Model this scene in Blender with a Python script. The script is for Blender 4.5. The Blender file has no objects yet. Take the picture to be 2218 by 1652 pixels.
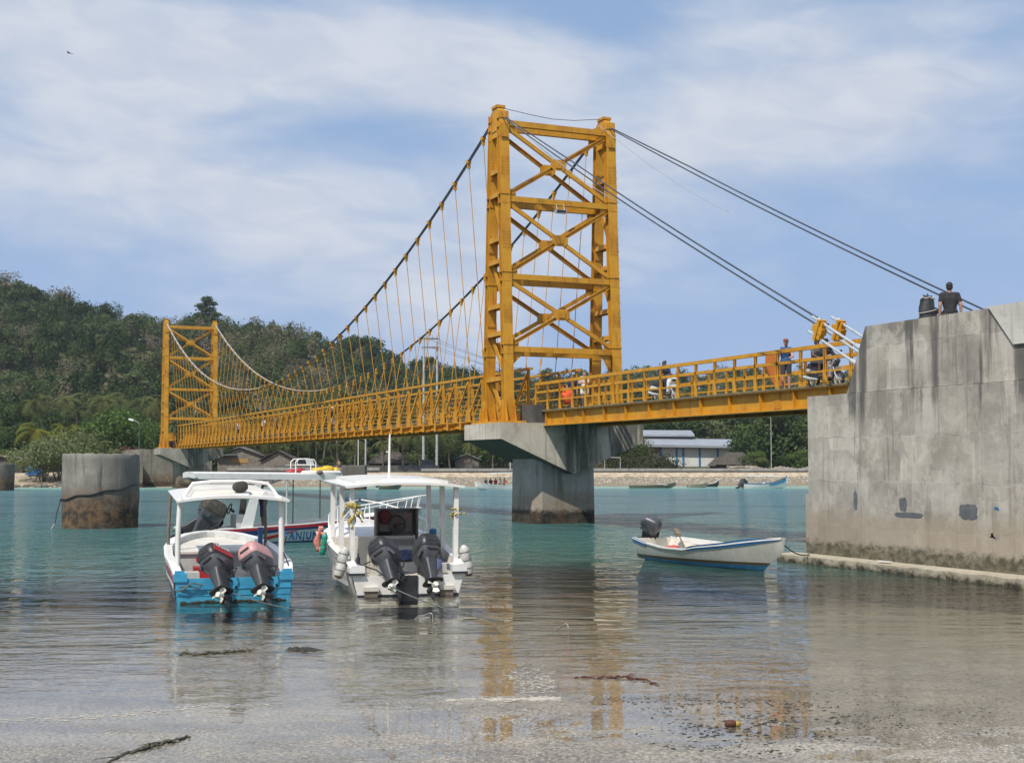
import bpy, math, random
import numpy as np
from mathutils import Vector, Matrix, Euler
random.seed(7); RNG = np.random.default_rng(11)
S = bpy.context.scene; COL = S.collection
R = math.radians; PI = math.pi
# ---------------------------------------------------------------- camera geometry (photo measured on a 2217 x 1652 grid)
F = 2890.0; CX, CY = 1108.5, 826.0; CAMZ = 2.8; PITCH = math.atan(180.0/F)
cp, sp_ = math.cos(PITCH), math.sin(PITCH)
def ray(x, y):
    a = (x-CX)/F; b = (CY-y)/F
    return Vector((a, cp - b*sp_, sp_ + b*cp))
def at(x, y, Y):
    d = ray(x, y); k = Y/d.y
    return Vector((d.x*k, Y, CAMZ + d.z*k))
def atz(x, y, z=0.0):
    d = ray(x, y); k = (z-CAMZ)/d.z
    return Vector((d.x*k, d.y*k, z))
# ---------------------------------------------------------------- tagging
def tag(o, label=None, cat=None, group=None, kind=None):
    if label: o['label'] = label
    if cat: o['category'] = cat
    if group: o['group'] = group
    if kind: o['kind'] = kind
    return o
def empty(name, loc=(0,0,0), rz=0.0, parent=None):
    o = bpy.data.objects.new(name, None); COL.objects.link(o)
    o.location = loc; o.rotation_euler = (0,0,rz); o.parent = parent; o.empty_display_size = .3
    return o
def thing(name, label, cat, loc=(0,0,0), rz=0.0, group=None):
    return tag(empty(name, loc, rz), label, cat, group)
def link(name, me, parent=None, loc=(0,0,0), rot=(0,0,0)):
    o = bpy.data.objects.new(name, me); COL.objects.link(o)
    o.parent = parent; o.location = loc; o.rotation_euler = rot
    return o
def dup(o, loc=None, rz=None, label=None, scale=None, parent=None):
    c = o.copy(); COL.objects.link(c)
    if loc is not None: c.location = loc
    if rz is not None: c.rotation_euler = (c.rotation_euler[0], c.rotation_euler[1], rz)
    if scale is not None: c.scale = scale
    if label: c['label'] = label
    if parent is not None: c.parent = parent
    for ch in list(o.children): dup(ch, parent=c)
    return c
# ---------------------------------------------------------------- mesh builder
class MB:
    def __init__(s): s.v=[]; s.f=[]; s.m=[]; s.cm=0
    def quad(s, pts):
        b=len(s.v); s.v += [tuple(p) for p in pts]; s.f.append(tuple(range(b,b+len(pts)))); s.m.append(s.cm); return s
    def ring_loft(s, rings, cap0=True, cap1=True, closed=True):
        b=len(s.v); n=len(rings[0])
        for r in rings: s.v += [tuple(p) for p in r]
        for i in range(len(rings)-1):
            for j in range(n if closed else n-1):
                k=(j+1)%n
                s.f.append((b+i*n+j, b+i*n+k, b+(i+1)*n+k, b+(i+1)*n+j)); s.m.append(s.cm)
        if cap0: s.f.append(tuple(b+j for j in range(n-1,-1,-1))); s.m.append(s.cm)
        if cap1: s.f.append(tuple(b+(len(rings)-1)*n+j for j in range(n))); s.m.append(s.cm)
        return s
    def box(s, c, d, rz=0.0):
        x,y,z=d[0]/2,d[1]/2,d[2]/2; ca,sa=math.cos(rz),math.sin(rz); c=Vector(c)
        P=lambda px,py,pz:(c.x+px*ca-py*sa, c.y+px*sa+py*ca, c.z+pz)
        return s.ring_loft([[P(-x,-y,-z),P(x,-y,-z),P(x,y,-z),P(-x,y,-z)],[P(-x,-y,z),P(x,-y,z),P(x,y,z),P(-x,y,z)]])
    def bb(s, x0,x1,y0,y1,z0,z1): return s.box(((x0+x1)/2,(y0+y1)/2,(z0+z1)/2),(x1-x0,y1-y0,z1-z0))
    def bar(s, p0, p1, w, h, xa=(1,0,0), off=(0,0), w1=None, h1=None):
        p0=Vector(p0);p1=Vector(p1);d=(p1-p0).normalized();xa=Vector(xa);xa=xa-d*xa.dot(d)
        if xa.length<1e-4: xa=Vector((0,1,0))-d*d.y
        xa.normalize(); ya=d.cross(xa)
        w1=w if w1 is None else w1; h1=h if h1 is None else h1
        o=xa*off[0]+ya*off[1]; rr=[]
        for p,a,b in ((p0,w/2,h/2),(p1,w1/2,h1/2)):
            q=p+o; rr.append([q-xa*a-ya*b,q+xa*a-ya*b,q+xa*a+ya*b,q-xa*a+ya*b])
        return s.ring_loft(rr)
    def hbar(s, p0, p1, w, d, t, xa=(1,0,0)):
        s.bar(p0,p1,w,t,xa,(0,d/2-t/2)); s.bar(p0,p1,w,t,xa,(0,-d/2+t/2)); s.bar(p0,p1,t*.8,d-2*t,xa); return s
    def tube(s, pts, r, n=8, caps=True):
        pts=[Vector(p) for p in pts]; rr=[]; L=len(pts)
        rs = r if isinstance(r,(list,tuple)) else [r]*L
        xa=None
        for i,p in enumerate(pts):
            d=(pts[min(i+1,L-1)]-pts[max(i-1,0)]).normalized()
            if xa is None:
                xa=Vector((0,0,1)) if abs(d.z)<.9 else Vector((1,0,0))
            xa=(xa-d*xa.dot(d)); xa=xa.normalized() if xa.length>1e-5 else d.orthogonal().normalized()
            ya=d.cross(xa)
            rr.append([p+(xa*math.cos(2*PI*k/n)+ya*math.sin(2*PI*k/n))*rs[i] for k in range(n)])
        return s.ring_loft(rr,caps,caps)
    def ell(s, c, r, n=12, m=8, rot=None):
        c=Vector(c); rr=[]
        for i in range(m+1):
            a=-PI/2+PI*i/m; ca=max(math.cos(a),.02); row=[]
            for j in range(n):
                v=Vector((r[0]*ca*math.cos(2*PI*j/n), r[1]*ca*math.sin(2*PI*j/n), r[2]*math.sin(a)))
                if rot is not None: v=rot@v
                row.append(c+v)
            rr.append(row)
        return s.ring_loft(rr)
    def cap(s, p0, r0, p1, r1, n=10):
        p0=Vector(p0);p1=Vector(p1);d=(p1-p0); L=d.length; d=d.normalized() if L>1e-6 else Vector((0,0,1))
        return s.tube([p0-d*r0*.9,p0-d*r0*.55,p0,p1,p1+d*r1*.55,p1+d*r1*.9],[r0*.3,r0*.82,r0,r1,r1*.82,r1*.3],n)
    def prism(s, poly, axis, a, b):
        def P(u,v,w): return {'x':(w,u,v),'y':(u,w,v),'z':(u,v,w)}[axis]
        return s.ring_loft([[P(u,v,a) for u,v in poly],[P(u,v,b) for u,v in poly]])
    def mesh(s, name, mats, smooth=False):
        me=bpy.data.meshes.new(name); me.from_pydata(s.v,[],s.f)
        mats = mats if isinstance(mats,(list,tuple)) else [mats]
        for m in mats: me.materials.append(m)
        me.polygons.foreach_set('material_index', s.m)
        import bmesh
        bm=bmesh.new(); bm.from_mesh(me); bmesh.ops.recalc_face_normals(bm, faces=bm.faces[:]); bm.to_mesh(me); bm.free()
        if smooth:
            me.polygons.foreach_set('use_smooth',[True]*len(me.polygons))
            if smooth is not True: me.set_sharp_from_angle(angle=R(smooth))
        me.update(); return me
    def build(s, name, mats, parent=None, smooth=False, loc=(0,0,0), rot=(0,0,0)):
        return link(name, s.mesh(name,mats,smooth), parent, loc, rot)
def rrect(cx, cy, hx, hy, z, r=.3, n=4):
    pts=[]; r=min(r,hx*.98,hy*.98)
    for qx,qy,a0 in ((1,1,0),(-1,1,90),(-1,-1,180),(1,-1,270)):
        for k in range(n+1):
            a=R(a0+90*k/n); pts.append((cx+qx*(hx-r)+r*math.cos(a), cy+qy*(hy-r)+r*math.sin(a), z))
    return pts
# ---------------------------------------------------------------- materials
class NT:
    def __init__(s, name):
        s.mat=bpy.data.materials.new(name); s.mat.use_nodes=True; s.t=s.mat.node_tree; s.t.nodes.clear()
        s.out=s.n('ShaderNodeOutputMaterial')
    def n(s, typ, **kw):
        nd=s.t.nodes.new(typ)
        for k,v in kw.items():
            if k.startswith('i_'):
                key=k[2:].replace('_',' '); key=int(key) if key.isdigit() else key
                s.set(nd.inputs[key],v)
            else: setattr(nd,k,v)
        return nd
    def set(s, sock, v):
        if isinstance(v, bpy.types.NodeSocket): s.t.links.new(v, sock)
        elif isinstance(v,(tuple,list)) and len(v)==3 and sock.type=='RGBA': sock.default_value=(*v,1)
        else: sock.default_value=v
    def math(s, op, a, b=None, c=None, clamp=False):
        nd=s.t.nodes.new('ShaderNodeMath'); nd.operation=op; nd.use_clamp=clamp
        for i,v in enumerate((a,b,c)):
            if v is not None: s.set(nd.inputs[i],v)
        return nd.outputs[0]
    def ss(s, v, lo, hi, a=0.0, b=1.0):
        nd=s.t.nodes.new('ShaderNodeMapRange'); nd.interpolation_type='SMOOTHSTEP'
        s.set(nd.inputs[0],v); s.set(nd.inputs[1],lo); s.set(nd.inputs[2],hi); s.set(nd.inputs[3],a); s.set(nd.inputs[4],b)
        return nd.outputs[0]
    def mix(s, f, a, b, typ='MIX'):
        nd=s.t.nodes.new('ShaderNodeMix'); nd.data_type='RGBA'; nd.blend_type=typ
        s.set(nd.inputs[0],f); s.set(nd.inputs[6],a); s.set(nd.inputs[7],b); return nd.outputs[2]
    def coord(s, kind='Object', scale=(1,1,1), loc=(0,0,0)):
        src = s.n('ShaderNodeNewGeometry').outputs['Position'] if kind=='Position' else s.n('ShaderNodeTexCoord').outputs[kind]
        mp=s.n('ShaderNodeMapping'); s.set(mp.inputs[0],src); mp.inputs[3].default_value=scale; mp.inputs[1].default_value=loc
        return mp.outputs[0]
    def noise(s, vec, scale=5, detail=5, rough=.55, dist=0.0):
        nd=s.n('ShaderNodeTexNoise'); s.set(nd.inputs['Vector'],vec); nd.inputs['Scale'].default_value=scale
        nd.inputs['Detail'].default_value=detail; nd.inputs['Roughness'].default_value=rough; nd.inputs['Distortion'].default_value=dist
        return nd.outputs[0]
    def sep(s, vec):
        nd=s.n('ShaderNodeSeparateXYZ'); s.set(nd.inputs[0],vec); return nd.outputs
    def pos(s): return s.n('ShaderNodeNewGeometry').outputs['Position']
    def bump(s, h, strength=.3, dist=.02):
        nd=s.n('ShaderNodeBump'); s.set(nd.inputs['Height'],h); s.set(nd.inputs['Strength'],strength); nd.inputs['Distance'].default_value=dist
        return nd.outputs[0]
    def principled(s, col, rough=.5, metal=0.0, normal=None, spec=.5, coat=0.0):
        b=s.n('ShaderNodeBsdfPrincipled'); s.set(b.inputs['Base Color'],col); s.set(b.inputs['Roughness'],rough)
        b.inputs['Metallic'].default_value=metal; b.inputs['Specular IOR Level'].default_value=spec; b.inputs['Coat Weight'].default_value=coat
        if normal is not None: s.set(b.inputs['Normal'],normal)
        s.t.links.new(b.outputs[0], s.out.inputs[0]); return s.mat
def pm(name, c, c2=None, scale=4, rough=.5, metal=0.0, lo=.38, hi=.68, stretch=(1,1,1), bump=0.0, bdist=.01, coat=0.0, spec=.5, kind='Object', fine=0.0):
    t=NT(name)
    if c2 is None: c2=tuple(x*.72 for x in c)
    v=t.coord(kind,stretch); n=t.noise(v,scale,7,.6)
    col=t.mix(t.ss(n,lo,hi),c,c2)
    if fine: col=t.mix(fine,col,t.mix(t.noise(v,scale*9,4),(0.25,0.25,0.25),(1,1,1)),'MULTIPLY')
    nm=t.bump(t.noise(v,scale*5,4),bump,bdist) if bump else None
    return t.principled(col, t.ss(n,0.2,.8,rough*.85,min(1,rough*1.2)), metal, nm, spec, coat)
def yellow_mat():
    t=NT('yellow_bridge_paint'); v=t.coord('Object'); w=t.coord('Position')
    n=t.noise(v,1.3,6,.65); col=t.mix(t.ss(n,.38,.70),(.58,.285,.018),(.46,.20,.014))
    st=t.noise(t.coord('Position',(3.2,3.2,.35)),2.0,6,.7)
    col=t.mix(t.math('MULTIPLY',t.ss(st,.52,.72),.62),col,(.24,.085,.018))
    sp=t.noise(v,9,5,.7); col=t.mix(t.math('MULTIPLY',t.ss(sp,.60,.72),.7),col,(.15,.06,.025))
    return t.principled(col,.5,0,t.bump(n,.08,.01),.35)
def concrete(name, base=(.38,.345,.285), dark=(.15,.136,.112), light=(.53,.49,.42), tide=True, panels=False, stain=.5, seed=0.0, top=4.75, warm=(.31,.25,.18), algae=.55, alg=((.035,.032,.024),(.10,.085,.055)), grime=0.0, soffit=False):
    t=NT(name); o=t.coord('Object',(1,1,1),(seed,seed*1.7,0)); p=t.pos(); z=t.sep(p)[2]
    big=t.noise(o,.55,7,.65,.4); col=t.mix(t.ss(big,.35,.68),base,light)
    str1=t.noise(t.coord('Object',(2.6,2.6,.16),(seed,0,0)),1.5,7,.62)
    col=t.mix(t.math('MULTIPLY',t.ss(str1,.53,.66),stain),col,dark)
    str2=t.noise(t.coord('Object',(4.0,4.0,.22),(5+seed,0,0)),1.3,6,.6)
    col=t.mix(t.math('MULTIPLY',t.ss(str2,.58,.68),.55),col,tuple(min(1,x*1.18) for x in light))
    mid=t.noise(o,3.2,6,.7); col=t.mix(t.math('MULTIPLY',t.ss(mid,.5,.7),.35),col,tuple(x*.62 for x in base))
    if panels:
        # form-board joints of the pours: wobbling pale and grey lines
        ox=t.sep(t.coord('Object')); wob=t.noise(o,1.1,4)
        zz=t.math('ADD',ox[2],t.math('MULTIPLY',wob,.22)); yy=t.math('ADD',ox[1],t.math('MULTIPLY',wob,.12))
        for cc,per in ((zz,1.22),(yy,2.44)):
            fr=t.math('FRACT',t.math('DIVIDE',cc,per)); dd=t.math('ABSOLUTE',t.math('SUBTRACT',fr,.5))
            ln=t.math('MULTIPLY',t.ss(dd,.455,.492),t.ss(t.noise(o,1.7,3),.36,.58))
            col=t.mix(t.math('MULTIPLY',t.ss(dd,.478,.494),.45),col,(.16,.155,.14)); col=t.mix(t.math('MULTIPLY',ln,.6),col,tuple(min(1,x*1.08) for x in light))
        wn=t.n('ShaderNodeTexWhiteNoise',noise_dimensions='3D'); cb=t.n('ShaderNodeCombineXYZ')
        t.set(cb.inputs[0],t.math('FLOOR',t.math('DIVIDE',yy,2.44))); t.set(cb.inputs[1],t.math('FLOOR',t.math('DIVIDE',zz,1.22))); t.set(wn.inputs[0],cb.outputs[0])
        wn2=t.n('ShaderNodeTexWhiteNoise',noise_dimensions='3D'); cb2=t.n('ShaderNodeCombineXYZ'); cb2.inputs[2].default_value=7
        t.set(cb2.inputs[0],t.math('FLOOR',t.math('DIVIDE',t.math('ADD',yy,.7),.61))); t.set(cb2.inputs[1],t.math('FLOOR',t.math('DIVIDE',zz,1.22))); t.set(wn2.inputs[0],cb2.outputs[0])
        col=t.mix(.8,col,t.mix(wn.outputs[0],(.74,.74,.75),(1.12,1.11,1.08)),'MULTIPLY'); col=t.mix(t.math('MULTIPLY',t.ss(t.noise(o,.8,3),.42,.56),.7),col,t.mix(wn2.outputs[0],(.78,.78,.78),(1.10,1.10,1.09)),'MULTIPLY')
        vb=t.n('ShaderNodeTexVoronoi'); t.set(vb.inputs['Vector'],t.coord('Object',(1,.42,.8))); vb.inputs['Scale'].default_value=1.0
        vb2=t.n('ShaderNodeTexVoronoi',distance='CHEBYCHEV'); t.set(vb2.inputs['Vector'],t.coord('Object',(1,.8,.9),(3,3,3))); vb2.inputs['Scale'].default_value=.9
        col=t.mix(.55,col,t.mix(t.sep(vb2.outputs['Color'])[0],(.62,.61,.60),(1.0,1.0,1.0)),'MULTIPLY'); bl_=t.noise(t.coord('Object',(1,.75,.6),(9,1,2)),1.5,8,.7,.1)
        col=t.mix(t.math('MULTIPLY',t.ss(bl_,.52,.62),.42),col,(.58,.545,.48)); col=t.mix(t.math('MULTIPLY',t.ss(bl_,.44,.38),.45),col,(.22,.21,.195))
        col=t.mix(.30,col,t.mix(t.sep(vb.outputs['Color'])[0],(.55,.55,.56),(1,1,1)),'MULTIPLY')
        dr=t.noise(t.coord('Object',(1.0,1.0,.09),(0,3.3,0)),1.15,5,.6)
        hi=t.ss(t.math('ADD',z,t.math('MULTIPLY',t.noise(o,1.5,4),2.4)),4.4,6.0)
        col=t.mix(t.math('MULTIPLY',t.math('MULTIPLY',t.ss(dr,.56,.66),hi),.85),col,(.085,.082,.074))
    if tide:
        nz=t.noise(t.coord('Object',(1.6,1.6,1.0),(seed,2,0)),1.2,6,.65); zn=t.math('ADD',z,t.math('MULTIPLY',t.math('SUBTRACT',nz,.5),1.0))
        col=t.mix(t.math('MULTIPLY',t.ss(zn,1.75,1.15),.62),col,warm)
        fz=t.noise(t.coord('Object',(1.6,1.6,2.4),(seed,7,0)),2.2,8,.72); z2=t.math('ADD',z,t.math('MULTIPLY',t.math('SUBTRACT',fz,.5),.6))
        col=t.mix(t.ss(z2,algae+.12,algae-.12),col,t.mix(t.ss(fz,.4,.62),*alg))
    if grime:
        gz_=t.noise(t.coord('Object',(1.0,1.0,.8),(seed+4,1,3)),.9,8,.7,.6); gh=t.ss(t.math('ADD',z,t.math('MULTIPLY',gz_,1.6)),3.3,1.3)
        col=t.mix(t.math('MULTIPLY',t.ss(gz_,.38,.52),t.math('MULTIPLY',gh,grime)),col,t.mix(t.ss(mid,.42,.6),(.045,.04,.033),(.17,.10,.055)))
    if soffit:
        nz_=t.sep(t.n('ShaderNodeNewGeometry').outputs['True Normal'])[2]; col=t.mix(t.ss(nz_,-.15,-.5,0,.85),col,t.mix(mid,(.03,.04,.022),(.07,.08,.05)))  # down-facing faces painted dark green, shade put in against light bounced off water
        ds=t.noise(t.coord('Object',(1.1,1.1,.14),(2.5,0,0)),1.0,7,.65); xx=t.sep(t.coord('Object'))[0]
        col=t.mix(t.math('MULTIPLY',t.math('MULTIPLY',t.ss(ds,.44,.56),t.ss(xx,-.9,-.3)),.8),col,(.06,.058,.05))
    hgt=t.math('ADD',t.math('MULTIPLY',mid,.6),t.noise(o,22,3))
    return t.principled(col,.88,0,t.bump(hgt,.45,.015),.2)
def foliage(name, a, b, c, transl=.3, attr=False):
    t=NT(name); g=t.n('ShaderNodeNewGeometry'); oi=t.n('ShaderNodeObjectInfo')
    rnd=t.n('ShaderNodeAttribute',attribute_name='tint').outputs['Fac'] if attr else oi.outputs['Random']
    rp=t.n('ShaderNodeValToRGB'); t.set(rp.inputs[0],rnd); e=rp.color_ramp.elements
    e[0].position=0; e[0].color=(*a,1); e[1].position=1; e[1].color=(*c,1); k=e.new(.5); k.color=(*b,1)
    col=t.mix(t.math('MULTIPLY',g.outputs['Random Per Island'],.55),rp.outputs[0],(.35,.38,.25),'MULTIPLY')
    col=t.mix(t.ss(g.outputs['Random Per Island'],.9,1.0,0,.35),col,tuple(min(1,x*2.2) for x in b))
    d=t.n('ShaderNodeBsdfDiffuse'); t.set(d.inputs[0],col); tr=t.n('ShaderNodeBsdfTranslucent'); t.set(tr.inputs[0],col)
    m=t.n('ShaderNodeMixShader'); m.inputs[0].default_value=transl
    t.t.links.new(d.outputs[0],m.inputs[1]); t.t.links.new(tr.outputs[0],m.inputs[2]); t.t.links.new(m.outputs[0],t.out.inputs[0])
    return t.mat
YEL=yellow_mat()
WHITE=pm('white_gelcoat',(.80,.785,.75),(.64,.61,.54),2.6,.34,fine=.14,coat=.2,lo=.45,hi=.78)
CREAM=pm('cream_gelcoat',(.70,.66,.58),(.58,.53,.45),2.5,.4,fine=.12)
GREYIN=pm('grey_liner',(.55,.55,.53),(.44,.44,.42),2.5,.5,fine=.15)
CYAN=pm('cyan_paint',(.055,.36,.56),(.04,.27,.45),3,.42,fine=.2,bump=.15)
DKHULL=pm('dark_hull_paint',(.07,.08,.11),(.14,.14,.16),3,.45,fine=.2)
BLACK=pm('black_plastic',(.018,.019,.022),(.035,.036,.04),6,.38)
COWL=pm('charcoal_cowl',(.055,.058,.066),(.09,.092,.10),4,.33,coat=.25,fine=.15)
PINK=pm('faded_pink_cowl',(.55,.30,.30),(.46,.26,.25),5,.5,fine=.2)
RED=pm('red_paint',(.42,.022,.03),(.33,.02,.028),5,.4,fine=.15)
NAVY=pm('navy_paint',(.016,.03,.11),(.02,.04,.14),5,.4,fine=.15)
BLUE=pm('blue_paint',(.02,.15,.38),(.018,.12,.30),5,.45,fine=.2)
MINT=pm('pale_green_hull',(.64,.72,.66),(.55,.63,.57),2.5,.4,fine=.12)
STEEL=pm('galvanised_steel',(.60,.62,.63),(.48,.50,.52),6,.38,.4)
CABLE=pm('cable_dark',(.035,.042,.055),(.06,.065,.07),8,.5)
CABLEG=pm('cable_grey',(.42,.43,.43),(.30,.31,.31),8,.5,.2)
WOOD=pm('weathered_wood',(.23,.18,.13),(.13,.10,.07),4,.8,stretch=(1,1,6),fine=.3)
BROWNP=pm('brown_post',(.22,.17,.14),(.15,.115,.09),5,.6,fine=.2)
ROPE=pm('mooring_rope',(.12,.14,.13),(.07,.085,.08),20,.9)
RUBBER=pm('tyre_rubber',(.02,.02,.02),(.03,.03,.03),6,.7)
PROPW=pm('worn_white_propeller',(.72,.70,.64),(.52,.49,.42),12,.5)
CLOTHB=pm('blue_tarp',(.10,.13,.25),(.06,.08,.17),6,.8,bump=.5,bdist=.04)
CLOTHY=pm('yellow_rag',(.46,.35,.10),(.30,.22,.05),9,.9,bump=.4)
GREEN=pm('green_float',(.01,.30,.20),(.012,.24,.16),6,.4)
ORANGE=pm('orange_fabric',(.85,.13,.03),(.72,.10,.025),6,.6)
ORANGEP=pm('orange_board',(.80,.27,.06),(.70,.22,.05),3,.4)
JUG=pm('dirty_white_jug',(.62,.61,.58),(.40,.37,.32),7,.5,fine=.3)
SKIN=pm('tan_skin',(.36,.19,.125),(.31,.155,.10),9,.55)
SKINL=pm('fair_skin',(.52,.31,.24),(.47,.26,.2),9,.55)
SKIND=pm('dark_skin',(.12,.062,.042),(.10,.05,.035),9,.55)
HAIR=pm('black_hair',(.012,.01,.01),(.02,.016,.014),20,.6)
HAIRB=pm('brown_hair',(.13,.075,.045),(.09,.05,.03),20,.6)
TBLACK=pm('black_cloth',(.016,.015,.018),(.025,.024,.028),8,.9,bump=.3)
TNAVY=pm('navy_cloth',(.022,.028,.07),(.016,.02,.05),8,.9,bump=.3)
TBLUE=pm('blue_cloth',(.04,.10,.24),(.03,.08,.19),8,.9,bump=.3)
TGREY=pm('grey_cloth',(.14,.135,.13),(.10,.1,.095),8,.9,bump=.3)
TWHITE=pm('white_cloth',(.66,.62,.54),(.55,.51,.44),8,.9,bump=.3)
TSTRIPE=pm('dark_shorts',(.035,.04,.055),(.06,.06,.07),8,.9)
CAPR=pm('rust_cap',(.26,.085,.045),(.2,.065,.035),8,.9)
TAN=pm('tan_cap',(.48,.42,.34),(.40,.34,.27),8,.9)
GREYROOF=pm('metal_roof',(.30,.32,.345),(.25,.265,.285),.6,.45)
WALLW=pm('white_wall',(.60,.60,.56),(.50,.49,.45),.5,.9)
THATCH=pm('dark_thatch',(.085,.07,.055),(.05,.042,.034),3,.95,bump=.6,bdist=.1)
BAMBOO=pm('woven_bamboo_wall',(.22,.19,.155),(.14,.12,.095),3,.95)
TILE=pm('red_tile_roof',(.28,.12,.085),(.2,.085,.06),2,.85)
GLASS=pm('tinted_glass',(.02,.025,.03),(.03,.035,.04),3,.08)
POLEM=pm('concrete_pole',(.42,.42,.40),(.33,.33,.31),2,.85)
BARK=pm('tree_bark',(.16,.13,.10),(.09,.075,.06),4,.95,bump=.5)
LEAF=foliage('hill_leaves',(.042,.078,.028),(.085,.128,.046),(.155,.185,.085))
LEAFB=foliage('shore_leaves',(.085,.145,.040),(.13,.19,.058),(.17,.215,.08))
LEAFG=foliage('dry_grey_leaves',(.26,.21,.17),(.22,.195,.14),(.17,.17,.11),.2)
LEAFF=foliage('forest_leaves',(.034,.064,.024),(.105,.145,.054),(.235,.205,.13),.3,True)
LEAFM=foliage('mangrove_leaves',(.16,.20,.085),(.185,.22,.095),(.20,.23,.11))
HEDGE=foliage('hedge_leaves',(.05,.06,.02),(.058,.07,.024),(.065,.078,.028),.2)
LEAFV=foliage('bright_leaves',(.09,.155,.045),(.11,.175,.05),(.13,.19,.06))
PALM=foliage('palm_fronds',(.085,.115,.045),(.13,.155,.06),(.22,.215,.09),.35)
PALMY=foliage('young_palm_fronds',(.16,.19,.03),(.2,.21,.035),(.24,.23,.05),.35)
# ================================================================ camera, sky, sun
cam=bpy.data.cameras.new('camera'); co=bpy.data.objects.new('camera',cam); COL.objects.link(co)
co.location=(0,0,CAMZ); co.rotation_euler=(PI/2+PITCH,0,0); cam.sensor_width=36; cam.lens=36*F/2217; cam.clip_end=6000; cam.clip_start=.1
S.camera=co
SUN=Vector((-.30,-.50,.81)).normalized(); EL=math.asin(SUN.z); AZ=math.atan2(SUN.x,SUN.y)
sl=bpy.data.lights.new('sun','SUN'); sl.energy=4.7; sl.angle=R(1.2); sl.color=(1,.955,.88)
so=bpy.data.objects.new('sun',sl); COL.objects.link(so); so.rotation_euler=SUN.to_track_quat('Z','Y').to_euler()
W=bpy.data.worlds.new('World'); S.world=W; W.use_nodes=True
class WT(NT):
    def __init__(s): s.t=W.node_tree; s.t.nodes.clear(); s.out=s.n('ShaderNodeOutputWorld')
w=WT()
sky=w.n('ShaderNodeTexSky',sky_type='NISHITA',sun_disc=False,sun_elevation=EL,sun_rotation=AZ,air_density=1.0,dust_density=1.2,ozone_density=1.6)
dv=w.n('ShaderNodeTexCoord').outputs['Generated']; d=w.sep(dv)
az=w.math('ARCTAN2',d[0],d[1]); el=w.math('ARCSINE',d[2])
def cloud_noise(sa,se,scale,detail,off,dist,rot=0.0):
    c=w.n('ShaderNodeCombineXYZ'); a2=az
    if rot: a2=w.math('ADD',az,w.math('MULTIPLY',el,rot))
    w.set(c.inputs[0],w.math('MULTIPLY',a2,sa)); w.set(c.inputs[1],w.math('MULTIPLY',el,se)); c.inputs[2].default_value=off
    return w.noise(c.outputs[0],scale,detail,.52,dist)
n1=cloud_noise(1.0,2.1,6.0,6,3.1,.5,.5); n2=cloud_noise(1.0,2.6,17.0,5,8.2,.6,.5)
# cloud banks as they stand in the sky: azimuth, elevation, half widths, weight
def A(x): return math.atan((x-CX)/F)
def E(y): return math.atan((1006-y)/F)
banks=[(330,90,520,120,.62),(700,95,240,75,.30),(80,260,330,90,.32),(1130,120,230,80,.44),(1620,235,330,62,.46),(1950,215,260,50,.25),(1850,50,420,60,.34),(560,440,620,110,.30),(150,400,300,110,.22),(980,700,170,90,.42),(500,640,700,90,.14),(1020,205,240,40,.30),(1450,330,320,55,.25),(1000,430,520,90,.26),(1750,330,420,70,.32),(1500,130,300,60,.2),(1250,560,500,90,.16),(2000,120,300,80,.25),
       (1290,55,130,50,-.22),(1330,190,110,40,-.22),(1850,580,450,130,-.18)]
cov=None
for x,y,rx,ry,wt in banks:
    u=w.math('DIVIDE',w.math('SUBTRACT',az,A(x)),rx/F); v=w.math('DIVIDE',w.math('SUBTRACT',el,E(y)),ry/F)
    q=w.math('ADD',w.math('MULTIPLY',u,u),w.math('MULTIPLY',v,v)); g=w.math('MULTIPLY',w.math('EXPONENT',w.math('MULTIPLY',q,-.8)),wt)
    cov=g if cov is None else w.math('ADD',cov,g)
# outside the photographed part of the sky the same broken cloud carries on
away=w.ss(w.math('ABSOLUTE',az),.38,.7,0,.30); cov=w.math('ADD',cov,away)
base=w.math('ADD',w.math('MULTIPLY',w.math('SUBTRACT',n1,.5),1.15),w.math('MULTIPLY',w.math('SUBTRACT',n2,.5),.35))
dens=w.ss(w.math('ADD',cov,base),-.14,.74)
haze=w.ss(el,.34,.0,.05,.62)
K=.115
blue=w.mix(.82,sky.outputs[0],(2.6,3.9,6.1))
clear=w.mix(haze,blue,(3.3,4.5,7.0))
wt_c=w.mix(w.ss(n2,.3,.7),(5.4,5.8,6.6),(6.35,6.6,7.1))
skycol=w.mix(w.math('MULTIPLY',dens,.84),clear,wt_c)
# the low sky fades to pale haze, and the ground half stays dim
bg=w.n('ShaderNodeBackground'); w.set(bg.inputs[0],skycol); bg.inputs[1].default_value=K
w.t.links.new(bg.outputs[0],w.out.inputs[0])
S.view_settings.view_transform='Standard'; S.view_settings.look='None'; S.view_settings.exposure=0.0; S.view_settings.gamma=1
S.cycles.max_bounces=5; S.cycles.diffuse_bounces=3; S.cycles.glossy_bounces=3; S.cycles.volume_bounces=0; S.cycles.transparent_max_bounces=12; S.cycles.caustics_reflective=False; S.cycles.caustics_refractive=False
S.cycles.sample_clamp_indirect=4.0
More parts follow.
